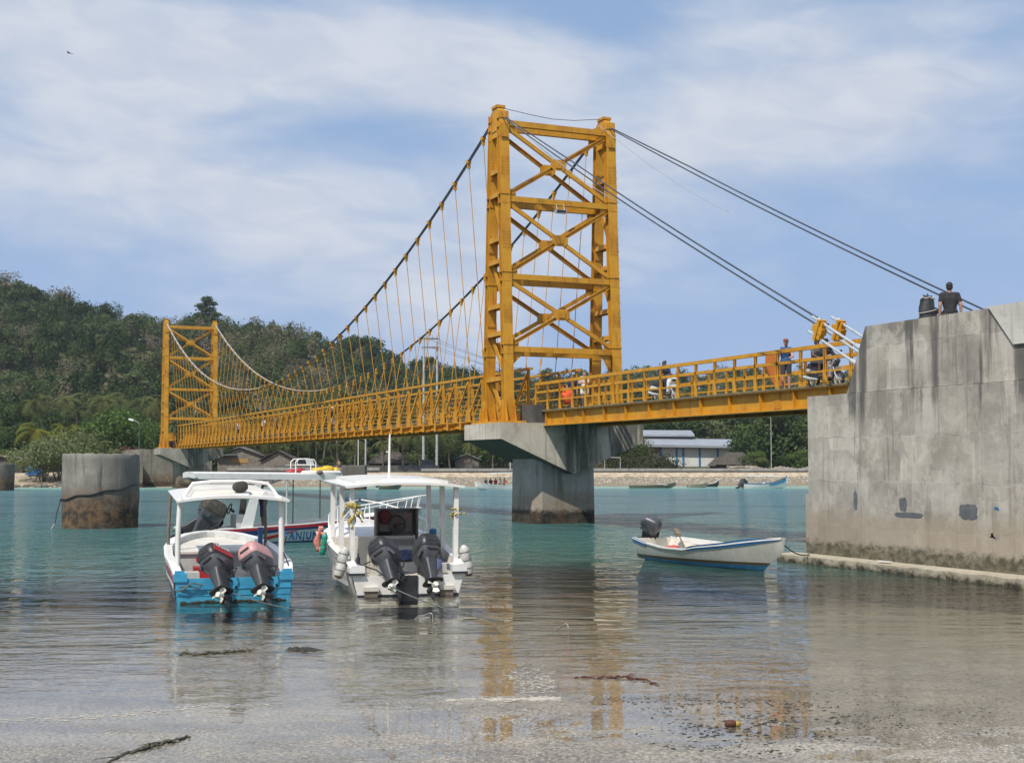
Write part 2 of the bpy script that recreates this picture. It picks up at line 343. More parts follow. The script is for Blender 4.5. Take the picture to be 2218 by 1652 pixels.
# ================================================================ terrain heights
RIDGE=[(-600,600),(-200,598),(0,612),(60,628),(130,642),(200,652),(260,682),(330,692),(390,700),(500,704),(560,706),(640,720),(700,740),(760,752),(830,780),(900,800),(970,806),(1050,815),(1150,818),(1400,806),(1500,808),(1600,796),(1760,796),(2000,800),(2600,810)]
RX=[(p-CX)/F*420 for p,_ in RIDGE]; RZ=[CAMZ+(1006-y)/F*420-6.5 for _,y in RIDGE]
def sstep(a,lo,hi):
    t=np.clip((a-lo)/(hi-lo),0,1); return t*t*(3-2*t)
def shoreY(X): return 165+ (np.asarray(X,float)+62)*.12
def fbm(x,y,s):
    return (np.sin(x*s*1.3+1.7*np.sin(y*s*.9))+np.sin(y*s*1.7+2.1*np.sin(x*s*.7+1))+.5*np.sin(x*s*3.1+y*s*2.3)+.5*np.sin(y*s*3.7-x*s*2.9))/3
def land(X,Y):
    X=np.asarray(X,float);Y=np.asarray(Y,float); sh=shoreY(X)
    left=sstep(X,-38,-46)
    z=np.where(Y<sh,-1.5*np.clip((sh-Y)/6,0,1), 0)
    z=z+left*sstep(Y,sh,sh+16)*1.7+(1-left)*sstep(Y,sh+3.0,sh+5.0)*1.75
    rz=np.interp(X,RX,RZ)
    z=z+(rz-1.7)*sstep(Y,226,425)*(1-.5*sstep(Y,450,640))+fbm(X,Y,.045)*1.6*sstep(Y,235,300)
    return z
def seabed(X,Y):
    X=np.asarray(X,float);Y=np.asarray(Y,float)
    z=(15.3-Y)*.0045*(Y<15.3)-.9*sstep(Y,16,42)*sstep(Y,15,24)-.004*np.clip(Y-15.3,0,10)
    amp=.012*(1-sstep(Y,20,30))
    return z-.008+amp*(fbm(X,Y*1.6,2.1)*.7+fbm(X+5,Y*1.5,5.3)*.45)+.035*sstep(fbm(X*.6,Y*1.5,1.1),-.1,1)*np.exp(-((X-2.6)/2.2)**2-((Y-13.6)/1.0)**2)+.02*np.exp(-((X+.1)/1.2)**2-((Y-15.9)/.7)**2)
def grid(name, xs, ys, fz, mat, smooth=True):
    X,Y=np.meshgrid(xs,ys); Z=fz(X,Y); nx,ny=len(xs),len(ys)
    v=np.stack([X,Y,Z],-1).reshape(-1,3); i=np.arange((ny-1)*nx).reshape(ny-1,nx)[:,:-1].ravel()
    f=np.stack([i,i+1,i+nx+1,i+nx],-1)
    me=np_mesh(name,v,f,mat); me.polygons.foreach_set('use_smooth',[smooth]*len(me.polygons)); return tag(link(name,me),kind='structure')
def np_mesh(name,v,f,mat):
    me=bpy.data.meshes.new(name); n=len(f); k=f.shape[1]
    me.vertices.add(len(v)); me.vertices.foreach_set('co',np.ascontiguousarray(v,dtype=np.float32).ravel())
    me.loops.add(n*k); me.loops.foreach_set('vertex_index',np.ascontiguousarray(f,dtype=np.int32).ravel())
    me.polygons.add(n); me.polygons.foreach_set('loop_start',np.arange(0,n*k,k,dtype=np.int32)); me.polygons.foreach_set('loop_total',np.full(n,k,dtype=np.int32))
    me.materials.append(mat); me.update(calc_edges=True); return me
# ---- sea bed and beach sand
t=NT('wet_sand'); p=t.coord('Position'); n=t.noise(p,1.2,8,.65); col=t.mix(t.ss(n,.35,.65),(.315,.28,.222),(.215,.193,.158))
n2_=t.noise(t.coord('Position',(.5,1.6,1)),.55,5,.6,.5); col=t.mix(t.ss(n2_,.5,.66),col,(.36,.32,.25))
n3=t.noise(p,14,5,.7); col=t.mix(t.ss(n3,.57,.69),col,(.10,.093,.083)); n4=t.noise(t.coord('Position',(1,1,1),(9,4,0)),22,3,.6)
col=t.mix(t.ss(n4,.62,.72,0,.8),col,(.44,.42,.38)); vs=t.n('ShaderNodeTexVoronoi'); t.set(vs.inputs['Vector'],p); vs.inputs['Scale'].default_value=34.0
sc_=t.sep(vs.outputs['Color']); dens_=t.ss(t.noise(t.coord('Position',(.8,1.3,1),(4,2,0)),1.1,5,.65),.40,.62)
col=t.mix(t.math('MULTIPLY',t.math('MULTIPLY',t.ss(vs.outputs['Distance'],.42,.30),t.ss(sc_[0],.55,.6)),dens_),col,t.mix(sc_[1],(.05,.048,.045),(.20,.18,.155)))
col=t.mix(t.math('MULTIPLY',t.ss(vs.outputs['Distance'],.38,.28),t.ss(sc_[2],.88,.9)),col,(.55,.52,.47))
zz=t.sep(t.pos())[2]; wet=t.ss(zz,.035,.004)
n5=t.noise(t.coord('Position',(1.2,.8,1),(2,7,0)),19,3,.7); col=t.mix(t.ss(n5,.36,.64),t.mix(.9,col,(.50,.49,.48),'MULTIPLY'),t.mix(1.0,col,(1.2,1.19,1.17),'MULTIPLY'))
SAND=t.principled(col,t.math('SUBTRACT',.75,t.math('MULTIPLY',wet,.45)),0,t.bump(t.math('ADD',n3,n),.35,.02),.4)
grid('seabed',np.concatenate([np.linspace(-70,-9,30),np.linspace(-8.8,8.8,150),np.linspace(9,70,30)]),
     np.concatenate([np.linspace(-6,9,12),np.linspace(9.1,26,200),np.linspace(26.4,60,40),np.linspace(62,172,20)]),seabed,SAND)
# ---- far land
t=NT('land_soil'); p=t.coord('Position'); n=t.noise(p,.35,7,.65); y=t.sep(t.pos())
grass=t.mix(t.ss(n,.4,.65),(.055,.062,.025),(.13,.10,.06)); sand=t.mix(t.ss(t.noise(p,1.5,6,.6),.4,.66),(.46,.38,.27),(.33,.255,.18))
pst=t.noise(t.coord('Position',(1,1,3)),1.4,6,.7); sand=t.mix(t.ss(pst,.56,.66,0,.8),sand,(.10,.08,.055))
col=t.mix(t.ss(t.math('ADD',y[1],t.math('MULTIPLY',n,6)),186,192),sand,grass)
LAND=t.principled(col,.95,0,t.bump(n,.5,.2),.1)
grid('land',np.concatenate([np.linspace(-700,-170,20),np.linspace(-165,165,150),np.linspace(170,700,20)]),np.concatenate([np.linspace(148,235,90),np.linspace(238,470,80),np.linspace(480,900,16)]),land,LAND)
# ---- water: one flat sheet; reflections by Fresnel, sand seen through the shallows, turquoise where it is deep
t=NT('sea_water'); ps=t.pos(); s3=t.sep(ps); Y=s3[1]; X=s3[0]
dn=t.noise(t.coord('Position',(.10,.16,1)),1.0,4,.6)
Yn=t.math('ADD',Y,t.math('MULTIPLY',t.math('SUBTRACT',dn,.5),20.0))
Yn=t.math('ADD',Yn,t.math('MULTIPLY',t.ss(X,-3.0,-14.0),6.0))
deep=t.ss(Yn,27,45)
rmp=t.n('ShaderNodeValToRGB'); t.set(rmp.inputs[0],t.math('DIVIDE',Yn,200.0)); e=rmp.color_ramp.elements
e[0].position=.14; e[0].color=(.05,.09,.07,1); e[1].position=.9; e[1].color=(.22,.36,.31,1)
for q,cc in ((.20,(.045,.110,.088)),(.27,(.044,.115,.106)),(.42,(.060,.128,.140)),(.66,(.072,.145,.163)),(.765,(.085,.20,.20)),(.81,(.21,.35,.30))):
    k=e.new(q); k.color=(*cc,1)
patch=t.noise(t.coord('Position',(.045,.13,1)),1.0,4,.6,.6)
body=t.mix(t.math('MULTIPLY',t.ss(patch,.52,.70),t.ss(Y,150,120,0,.6)),rmp.outputs[0],(.014,.06,.052))
# ripples
f1=t.noise(t.coord('Position',(.30,.95,1)),1.0,4,.55,.6); f2=t.noise(t.coord('Position',(.9,1.6,1),(3,1,0)),1.6,3,.6,.4); f3=t.noise(t.coord('Position',(.50,.34,1),(1,7,0)),1.0,4,.62,.5); f4=t.noise(t.coord('Position',(1.5,.9,1),(5,2,0)),1.0,3,.6,.4)
calm=t.ss(Y,15.0,25); calm2=t.ss(Y,14.0,20)
h=t.math('ADD',t.math('ADD',t.math('MULTIPLY',f1,t.math('MULTIPLY',calm,.10)),t.math('MULTIPLY',f2,t.math('ADD',t.math('MULTIPLY',calm2,.017),.0016))),t.math('ADD',t.math('MULTIPLY',f3,t.math('MULTIPLY',t.ss(Y,28,60),.62)),t.math('MULTIPLY',f4,t.math('MULTIPLY',t.ss(Y,24,45),.16))))
nb=t.n('ShaderNodeBump'); t.set(nb.inputs['Height'],h); nb.inputs['Strength'].default_value=1.0; nb.inputs['Distance'].default_value=1.0
fr=t.n('ShaderNodeFresnel'); fr.inputs[0].default_value=1.333; t.set(fr.inputs['Normal'],nb.outputs[0])
gl=t.n('ShaderNodeBsdfGlossy'); t.set(gl.inputs['Color'],(.95,.97,1.0)); t.set(gl.inputs['Roughness'],t.ss(Y,20,120,.015,.06)); t.set(gl.inputs['Normal'],nb.outputs[0])
tr=t.n('ShaderNodeBsdfTransparent'); t.set(tr.inputs[0],t.mix(t.ss(Y,15,27),(.99,.99,.98),(.90,.91,.82)))
df=t.n('ShaderNodeBsdfDiffuse'); t.set(df.inputs[0],body)
m1=t.n('ShaderNodeMixShader'); t.set(m1.inputs[0],deep); t.t.links.new(tr.outputs[0],m1.inputs[1]); t.t.links.new(df.outputs[0],m1.inputs[2])
m2=t.n('ShaderNodeMixShader'); t.set(m2.inputs[0],t.math('MULTIPLY',fr.outputs[0],t.ss(Y,24,46,1.0,.62))); t.t.links.new(m1.outputs[0],m2.inputs[1]); t.t.links.new(gl.outputs[0],m2.inputs[2])
t.t.links.new(m2.outputs[0],t.out.inputs[0]); WATER=t.mat
mb=MB(); mb.quad([(-600,-30,0),(600,-30,0),(600,187,0),(-600,187,0)]); tag(mb.build('water',WATER),kind='structure')
# ---- stone revetment and the low sea walls on the far shore
t=NT('revetment_stone'); p=t.coord('Position'); vo=t.n('ShaderNodeTexVoronoi'); t.set(vo.inputs['Vector'],p); vo.inputs['Scale'].default_value=2.7
z=t.sep(t.pos())[2]; cc=t.sep(vo.outputs['Color'])[0]
col=t.mix(cc,(.22,.185,.14),(.50,.45,.36)); col=t.mix(t.ss(vo.outputs['Distance'],.28,.5),col,(.14,.115,.085))
zn=t.math('ADD',z,t.math('MULTIPLY',t.noise(p,.8,5,.6),.5)); col=t.mix(t.ss(zn,.75,.4,0,.75),col,(.15,.115,.07))
col=t.mix(.25,col,(.42,.37,.28))
STONE=t.principled(col,.95,0,t.bump(vo.outputs['Distance'],.8,.12),.1)
def rev(X,Y):
    sh=shoreY(X); k=np.clip((Y-sh)/5.2,0,1); return k*1.55-.08+.10*fbm(X,Y,2.3)+.07*fbm(X+3,Y,5.1)
xs=np.linspace(-37,80,330); U=np.linspace(-.6,5.2,12)
Xg,Ug=np.meshgrid(xs,U); Yg=shoreY(Xg)+Ug
v=np.stack([Xg,Yg,rev(Xg,Yg)+.0],-1).reshape(-1,3); i=np.arange(11*330).reshape(11,330)[:,:-1].ravel()
tag(link('stone_revetment',np_mesh('stone_revetment',v,np.stack([i,i+1,i+331,i+330],-1),STONE)),kind='structure')
CONC=concrete('weathered_concrete',tide=False,base=(.27,.26,.24),light=(.36,.345,.32),dark=(.12,.115,.105))
DARKC=concrete('dark_stained_concrete',tide=False,base=(.075,.072,.066),light=(.12,.115,.105),dark=(.04,.04,.036))
def wall_run(name,label,x0,x1,yoff,z0,z1,th,mats,group=None,coping=None):
    y0=float(shoreY(x0))+yoff; y1=float(shoreY(x1))+yoff; c=Vector(((x0+x1)/2,(y0+y1)/2,0)); L=math.hypot(x1-x0,y1-y0); a=math.atan2(y1-y0,x1-x0)
    w_=MB().bb(-L/2,L/2,-th/2,th/2,z0,z1).build(name,mats[0],None,loc=c,rot=(0,0,a)); tag(w_,label,'wall',group)
    if coping: MB().bb(-L/2-.02,L/2+.02,-th/2-.06,th/2+.06,z1+.003,z1+coping).build('coping',mats[1],w_)
    return w_
wall_run('sea_wall','long low dark sea wall with a pale coping above the stone revetment, right of the pier column',2.5,80,6.0,1.2,1.95,.5,(DARKC,CONC),coping=.35)
wall_run('sea_wall','low dark sea wall with grey coping behind the white boat roof',-12,2.3,6.0,1.2,1.95,.5,(DARKC,CONC),coping=.35)
wall_run('sea_wall','low grey sea wall in front of the huts, left end of the revetment',-37,-17.5,6.0,1.2,2.05,.5,(DARKC,CONC),coping=.4)
wall_run('garden_wall','tall grey boundary wall behind the parked vehicles',-33,-12,17,1.6,2.7,.25,(DARKC,CONC))

# ---- the thin sea haze between here and the hills
t=NT('sea_haze'); pv=t.n('ShaderNodeVolumePrincipled'); pv.inputs['Color'].default_value=(.80,.86,.95,1); pv.inputs['Density'].default_value=.00016; pv.inputs['Anisotropy'].default_value=.2
t.t.links.new(pv.outputs[0],t.out.inputs[1])
tag(MB().bb(-760,760,-60,930,-8,82).build('haze',t.mat),kind='stuff')
# ================================================================ bridge (local axes: x across, y along towards the far shore, z up)
TH=R(23.2); P0=Vector((2.0,65.5,0)); BD=Vector((-math.sin(TH),math.cos(TH),0)); BN=Vector((math.cos(TH),math.sin(TH),0))
def bw(t_,s_,z): return P0+BN*t_+BD*s_+Vector((0,0,z))
def b_s(px,t_):           # station along the bridge that shows at photo column px for a given offset across
    q=(px-CX)/F; A0=P0+BN*t_
    return (q*A0.y-A0.x)/(BD.x-q*BD.y)
SPAN=104.0; ZD=5.32
br=thing('suspension_bridge','long yellow steel suspension bridge with two braced towers crossing the channel','bridge',P0,TH)
H_LEV=[19.35,15.6,11.8,8.3]
def a_of(z): return 1.25-.74*(z-4.9)/(19.9-4.9)
def make_tower(s0):
    mb=MB()
    for t_ in (-2.9,2.9):
        mb.bb(t_-.6,t_+.6,-2.0,2.0,4.76,4.86)
    tw=MB().bb(-2.3,2.3,-.2,.2,4.765,4.80).build('tower',YEL,br,loc=(0,s0,0))
    for t_ in (-2.9,2.9): MB().bb(t_-.6,t_+.6,-2.0,2.0,4.76,4.86).build('base_plate',YEL,tw)
    colm={}
    for sg in (-1,1):
        mb=MB(); b=(0,sg*1.25,4.86); tp=(0,sg*.51,19.9); mb.hbar(b,tp,.50,.36,.035)
        for z in H_LEV+[16.9,13.0,9.6,6.8]:
            y=sg*a_of(z)
            for dz in ((-.22,.22) if z in H_LEV else ()): mb.box((0,y,z+dz),(.52,.40,.03))
        for z in (17.2,13.6,10.0):      # bolted splice plates
            y=sg*a_of(z)
            for f in (-1,1):
                mb.box((0,y+f*.19,z),(.46,.025,.95))
                for r_ in range(6):
                    for c_ in (-.18,-.10,.10,.18): mb.box((c_,y+f*.207,z-.38+r_*.15),(.045,.02,.045))
        y0=sg*1.25
        for f in (-1,1):   # flared foot plates
            yy=y0+f*.185+sg*-.02
            mb.prism([(-.46,4.86),(.46,4.86),(.26,5.85),(-.26,5.85)],'y',yy-.012,yy+.012)
        mb.prism([(y0-.48,4.86),(y0+.48,4.86),(y0+.16,5.9),(y0-.2,5.9)],'x',-.24,-.21); mb.prism([(y0-.48,4.86),(y0+.48,4.86),(y0+.16,5.9),(y0-.2,5.9)],'x',.21,.24)
        colm[sg]=mb.mesh('column',YEL)
    sad=MB().prism([(-.82,18.7),(-.80,19.3),(-.55,19.85),(-.25,20.15),(.3,20.15),(.62,19.85),(.85,19.2),(.85,18.7)],'x',-.19,.19)
    sad.bb(-.24,.24,-.32,.32,20.15,20.28); sad.bb(-.22,.22,-.84,-.82,18.6,19.25)
    sadm=sad.mesh('saddle',YEL)
    batm=[]; LV=[19.1,17.0,15.84,13.66,12.57,10.4,9.07,6.9]
    for z in LV:
        bat=MB()
        for x in (-.20,.20):
            bat.bb(x-.025,x+.025,-a_of(z)+.2,a_of(z)-.2,z-.10,z+.10); 
        bat.bb(-.22,.22,-a_of(z)+.2,a_of(z)-.2,z+.095,z+.115); batm.append(bat.mesh('batten',YEL))
    lacs=[]
    for z0,z1,sg in ((17.0,19.0,1),(13.66,15.8,1),(10.4,12.57,1),(6.9,9.07,1),(4.95,6.9,1)):
        lac=MB()
        lac.bar((.0,-sg*(a_of(z0)-.2),z0),(.0,sg*(a_of(z1)-.2),z1),.06,.22,(1,0,0)); lacs.append(lac.mesh('lacing_diagonal',YEL))
    for t_ in (-2.9,2.9):
        for sg in (-1,1): link('column',colm[sg],tw,(t_,0,0))
        link('saddle',sadm,tw,(t_,0,0)); [link('batten',q_,tw,(t_,0,0)) for q_ in batm]; [link('lacing_diagonal',q_,tw,(t_,0,0)) for q_ in lacs]
    stp=MB()
    for k in range(38): stp.bb(2.9+.25,2.9+.37,-a_of(5.6+k*.37)-.02,-a_of(5.6+k*.37)+.02,5.6+k*.37,5.63+k*.37)
    stp.build('climbing_rungs',YEL,tw)
    for sg in (-1,1):
        for z in H_LEV:
            y=sg*a_of(z)
            m=MB().hbar((-2.66,y,z),(2.66,y,z),.27,.22,.03,(0,0,1)); m.build('cross_beam',YEL,tw)
        for zh,zl in zip(H_LEV[:-1],H_LEV[1:]):
            zh2,zl2=zh-.25,zl+.25; yh,yl=sg*a_of(zh2),sg*a_of(zl2)
            for e_ in (-1,1):
                m=MB(); p0=Vector((e_*2.64,yh,zh2)); p1=Vector((-e_*2.64,yl,zl2)); dd=(p1-p0); n_=Vector((0,1,0)); pr=dd.cross(n_).normalized()
                m.bar(p0,p1,.19,.03,pr,(0,.05*sg*e_)); m.bar(p0,p1,.03,.12,pr,(.08,0)); m.bar(p0,p1,.03,.12,pr,(-.08,0))
                m.build('diagonal_brace',YEL,tw)
            zc=(zh2+zl2)/2; yc=(yh+yl)/2
            g=MB(); g.prism([(-.42,zc-.10),(-.24,zc-.27),(.24,zc-.27),(.42,zc-.10),(.42,zc+.10),(.24,zc+.27),(-.24,zc+.27),(-.42,zc+.10)],'y',yc-.1,yc-.075)
            g.bb(-.15,.15,yc-.14,yc-.101,zc-.15,zc+.15); g.build('gusset_plate',YEL,tw)
            for e_ in (-1,1):
                for zz,yy,s2 in ((zh2,yh,-1),(zl2,yl,1)):
                    k=MB().prism([(e_*2.66,zz-s2*.25),(e_*2.66,zz+s2*.32),(e_*2.28,zz+s2*.06),(e_*2.28,zz-s2*.25)],'y',yy-.012,yy+.012); k.build('corner_gusset',YEL,tw)
    for e_ in (-1,1):
        z=H_LEV[-1]; MB().prism([(e_*2.66,z-.14),(e_*2.66,z-.8),(e_*2.0,z-.14)],'y',-a_of(z)-.012,-a_of(z)+.012).build('knee_plate',YEL,tw)
    return tw
tw1=make_tower(0.0)
tw2=dup(tw1); tw2.location=(0,SPAN,0)
m=MB(); m.bb(-.28,.28,-.10,.10,15.05,15.22); m.cm=1; m.bb(-.25,.25,-.115,-.101,15.07,15.20); m.cm=0; m.bar((-.2,-.05,15.2),(-.2,.1,15.5),.03,.03); m.bar((.2,-.05,15.2),(.2,.1,15.5),.03,.03)
m.build('floodlight',[STEEL,GLASS],tw1,loc=(0,-.95,0))
MB().tube([(-2.9,0,20.25),(-1.2,0,20.05),(0,0,19.95),(1.2,0,20.0),(2.9,0,20.25)],.016,5).build('tie_wire',CABLE,tw1)
# ---- stiffening trusses, deck, floor beams
NP=52; PL=SPAN/NP; T=1.3
post=MB(); post.hbar((0,0,5.15),(0,0,7.40),.10,.14,.02); post.prism([(-.34,5.15),(.34,5.15),(.20,5.75),(-.20,5.75)],'x',-.075,-.055)
postm=post.mesh('truss_post',YEL)
dg=MB(); dg.bar((0,.10,7.28),(0,PL-.18,5.55),.08,.11); dg.prism([(PL-.42,5.15),(PL-.02,5.15),(PL-.02,5.7),(PL-.2,5.85)],'x',-.06,-.045); dgm=dg.mesh('truss_diagonal',YEL)
dg2=MB(); dg2.bar((.03,PL-.10,7.28),(.03,.18,5.55),.05,.09); dgm2=dg2.mesh('counter_diagonal',YEL)
for sg in (-1,1):
    tr_=MB(); tr_.hbar((sg*T,-.3,4.95),(sg*T,SPAN+.3,4.95),.22,.40,.03,(1,0,0)) if False else tr_.bb(sg*T-.12,sg*T+.12,-.3,SPAN+.3,5.08,5.15).bb(sg*T-.02,sg*T+.02,-.3,SPAN+.3,4.80,5.08).bb(sg*T-.12,sg*T+.12,-.3,SPAN+.3,4.76,4.80)
    tr_=tr_.build('stiffening_truss',YEL,br)
    MB().bb(sg*T-.09,sg*T+.09,-.35,SPAN+.35,7.40,7.52).build('top_chord',YEL,tr_)
    for k in range(NP+1): link('truss_post',postm,tr_,(sg*T,k*PL,0),(0,0,0 if sg<0 else PI))
    for k in range(NP-1 if sg>0 else NP):
        if k<50:
            link('truss_diagonal',dgm,tr_,(sg*T,k*PL,0))
    for z in (5.75,6.25,6.80):
        MB().tube([(sg*(T-.14),-.3,z),(sg*(T-.14),SPAN+.3,z)],.028,6).build('hand_rail',YEL,tr_)
MB().bb(-T+.13,T-.13,-.3,SPAN+.3,5.22,ZD).build('deck_plate',pm('deck_chequer',(.20,.17,.12),(.12,.10,.08),3,.8),br)
fb=MB(); fb.bb(-1.78,1.78,-.09,.09,5.0,5.03).bb(-1.78,1.78,-.015,.015,4.73,5.0).bb(-1.78,1.78,-.09,.09,4.70,4.73).bb(-1.81,-1.78,-.14,.14,4.68,5.30).bb(1.78,1.81,-.14,.14,4.68,5.30)
fbm_=fb.mesh('floor_beam',YEL)
for k in range(NP+1): link('floor_beam',fbm_,br,(0,k*PL,0))
# ---- cables and hangers
def cabz(s_): u=2*s_/SPAN-1; return 9.25+(19.95-9.25)*u*u
def back(k,q=.502): return 19.95-q*k
for sg in (-1,1):
    x=sg*2.9
    mc=MB()
    for dx in (-.045,.045): mc.tube([(x+dx,s_,cabz(s_)) for s_ in np.linspace(-.05,SPAN/2,40)],.036,6)
    mcb=mc.build('main_cable',CABLE,br,smooth=60)
    mc=MB()
    for dx in (-.045,.045): mc.tube([(x+dx,s_,cabz(s_)) for s_ in np.linspace(SPAN/2,SPAN+.05,40)],.045,6)
    mc.build('main_cable',CABLEG,br,smooth=60)
    for dz,dx in ((0.0,-.07),(.16,.07)):
        L_=26.0 if sg<0 else 31.0
        MB().tube([(x+dx,-k,back(k,.502 if sg<0 else .466)+dz*min(1,k/8)-.22*math.sin(PI*k/L_)) for k in np.linspace(0,L_,24)],.031,6).build('back_stay_cable',CABLE,br,smooth=60)
        MB().tube([(x+dx,SPAN+k,back(k)+dz*.4) for k in np.linspace(0,25.5,8)],.024,6).build('back_stay_cable',CABLE,br,smooth=60)
    MB().tube([(x+.3*sg*-1,-k,back(k)-.6*math.sin(PI*k/18)-.05) for k in np.linspace(0,12,12)],.014,5).build('slack_wire',CABLEG,br)
    for k in range(1,NP):
        if 1<=k<=NP-1 and not (k>50):
            s_=k*PL; z1=cabz(s_); p0=Vector((x,s_,z1)); p1=Vector((sg*1.80,s_,5.0)); d_=(p0-p1).normalized()
            h=MB().tube([p1,p0-d_*.12],.022,6).tube([p1+d_*(.25*(p0-p1).length),p1+d_*(.25*(p0-p1).length+.35)],.05,6)
            h.bar(p0-d_*.34,p0+d_*.10,.15,.12).box(p0,(.20,.26,.16)); h.build('hanger',YEL,br)
# ---- cable anchors by the near abutment
anc=MB(); a0=26.0
for sg in (-1,1):
    x=sg*2.9; dirv=Vector((0,-1,-.502)).normalized(); up=Vector((0,-.502,1)).normalized()
    for j,dx in enumerate((-.30,.30)):
        a0=26.0 if sg<0 else 31.0; c=Vector((x+dx,-a0-.15*j,back(a0,.502 if sg<0 else .466))); an=MB()
        an.bar(c-up*.34+dirv*.05,c+up*.32+dirv*.05,.26,.12,(1,0,0)); an.bar(c-up*.26+dirv*.18,c+up*.28+dirv*.18,.18,.16,(1,0,0),(0,0),.16,.10)
        an.bar(c+up*.0-dirv*.2,c+up*.0+dirv*.3,.2,.2)
        an=an.build('cable_anchor',YEL,br)
        for u_ in (-.24,.24):
            MB().tube([c+up*u_-dirv*.45,c+up*u_+dirv*2.6],.042,8).tube([c+up*u_+dirv*1.9,c+up*u_+dirv*2.55],.07,8).build('anchor_rod',STEEL,an)
            MB().tube([c+up*u_-dirv*.12,c+up*u_-dirv*.02],.1,6).build('anchor_nut',STEEL,an)
    e0=Vector((x,-a0,back(a0,.502 if sg<0 else .466)))+dirv*2.35
    MB().bar(e0-up*.52,e0+up*.50,.95,.12,(1,0,0)).build('anchor_plate',YEL,br)
# ================================================================ approach span to the near abutment
ap=thing('approach_span','yellow plate girder approach span with railings between the near tower and the concrete abutment','bridge span',P0,TH)
A0,A1=-2.35,-31.0; G=1.4
for sg in (-1,1):
    g=MB(); x=sg*G; g.bb(x-.015,x+.015,A1,A0,4.665,5.26).bb(x-.19,x+.19,A1,A0,4.62,4.665).bb(x-.19,x+.19,A1,A0,5.26,5.30)
    k=A0-.15
    while k>A1:
        g.bb(x-.16,x-.016,k-.012,k+.012,4.667,5.258).bb(x+.016,x+.16,k-.012,k+.012,4.667,5.258); k-=1.98
    for kk in (-5.6,-13.4,-21.2):
        g.bb(x-.035,x-.016,kk-.2,kk+.2,4.70,5.24)
        for r_ in range(7):
            for c_ in (-.14,-.06,.06,.14): g.box((x-.042,kk+c_,4.75+r_*.075),(.014,.03,.03))
    g.build('plate_girder',YEL,ap)
    for z,w_ in ((6.62,.13),(6.22,.10),(5.80,.06)):
        MB().bb(sg*1.52-w_/2,sg*1.52+w_/2,A1,A0+1.0,z-w_/2,z+w_/2).build('guard_rail',YEL,ap)
    pm_=MB(); pm_.bb(-.05,.05,-.015,.015,5.30,6.55).bb(-.05,-.03,-.06,.06,5.30,6.55); pm_.prism([(-.20,5.26),(.07,5.26),(.07,5.85),(-.06,5.85)],'x',-.075,-.055); pm_.prism([(-.05,5.22),(.0,5.22),(.0,5.7)],'x',-.05,.05)
    pmm=pm_.mesh('rail_post',YEL); k=A0+.9
    while k>A1: link('rail_post',pmm,ap,(sg*1.52,k,0)); k-=1.33
MB().bb(-1.62,1.62,A1,A0+1.5,5.302,5.36).build('deck_plate',pm('approach_deck',(.22,.17,.09),(.13,.10,.07),3,.8),ap)
xb=MB()
k=A0-.6
while k>A1:
    xb.bb(-G+.02,G-.02,k-.06,k+.06,4.85,5.2); k-=1.98
xb.build('floor_beam',YEL,ap)
fa=thing('approach_span','short yellow approach span with railings beyond the far tower','bridge span',P0,TH)
for sg in (-1,1):
    MB().bb(sg*G-.15,sg*G+.15,SPAN+.6,SPAN+13,4.7,5.3).build('plate_girder',YEL,fa)
    rl=MB()
    for z in (5.8,6.22,6.62): rl.bb(sg*1.5-.05,sg*1.5+.05,SPAN+.4,SPAN+13,z-.05,z+.05)
    rl.build('guard_rail',YEL,fa)
    rp_=MB(); k=SPAN+.5
    while k<SPAN+13: rp_.bb(sg*1.5-.04,sg*1.5+.04,k-.04,k+.04,5.302,6.6); k+=.55
    rp_.build('rail_post',YEL,fa)
MB().bb(-1.35,1.35,SPAN+.6,SPAN+13,5.302,5.36).build('deck_plate',YEL,fa)
# ================================================================ concrete piers
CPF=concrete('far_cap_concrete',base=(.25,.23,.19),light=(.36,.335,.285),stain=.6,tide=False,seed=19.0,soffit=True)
CPD=concrete('far_pier_concrete',base=(.17,.155,.13),light=(.26,.24,.20),dark=(.07,.065,.055),stain=.8,algae=.62,seed=13.0,grime=.9)
CP=concrete('pier_concrete',base=(.35,.325,.28),light=(.46,.44,.40),stain=.75,algae=.62,seed=3.0,alg=((.018,.017,.014),(.05,.043,.032)),grime=.35)
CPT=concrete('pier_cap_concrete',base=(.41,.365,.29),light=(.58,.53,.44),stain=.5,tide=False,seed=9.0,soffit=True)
e,c=3.73,2.36
def make_pier(s0,label):
    pr=thing('bridge_pier',label,'bridge pier',P0+BD*s0,TH,None)
    def ringx(x,zb): return [(x,-c,zb),(x,c,zb),(x,c,4.755),(x,-c,4.755)]
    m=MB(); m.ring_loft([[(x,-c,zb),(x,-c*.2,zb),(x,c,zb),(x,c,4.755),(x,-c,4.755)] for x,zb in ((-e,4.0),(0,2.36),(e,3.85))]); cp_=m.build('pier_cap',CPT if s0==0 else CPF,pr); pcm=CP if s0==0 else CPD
    cx_,cy_,ch=1.62,1.55,.35
    pl=[(-cx_+ch,-cy_),(cx_-ch,-cy_),(cx_,-cy_+ch),(cx_,cy_-ch),(cx_-ch,cy_),(-cx_+ch,cy_),(-cx_,cy_-ch),(-cx_,-cy_+ch)]
    MB().ring_loft([[(a*k,b*k,z) for a,b in pl] for z,k in ((-1.2,1.03),(.5,1.02),(3.3,1.0))]).build('pier_column',pcm,pr)
    for x0,x1 in ((-2.05,-1.15),(1.15,2.05)): MB().bb(x0,x1,-2.2,-.75,4.757,5.62).build('pedestal',DARKC,pr) if s0==0 else MB().bb(x0,x1,.75,2.2,4.757,5.62).build('pedestal',DARKC,pr)
    MB().bb(.5,3.2,-1.9,-1.2,4.757,4.80).build('bearing_plate',YEL,pr)
    return pr
make_pier(0,'large concrete pier with flared cap and wet black waterline under the near yellow tower')
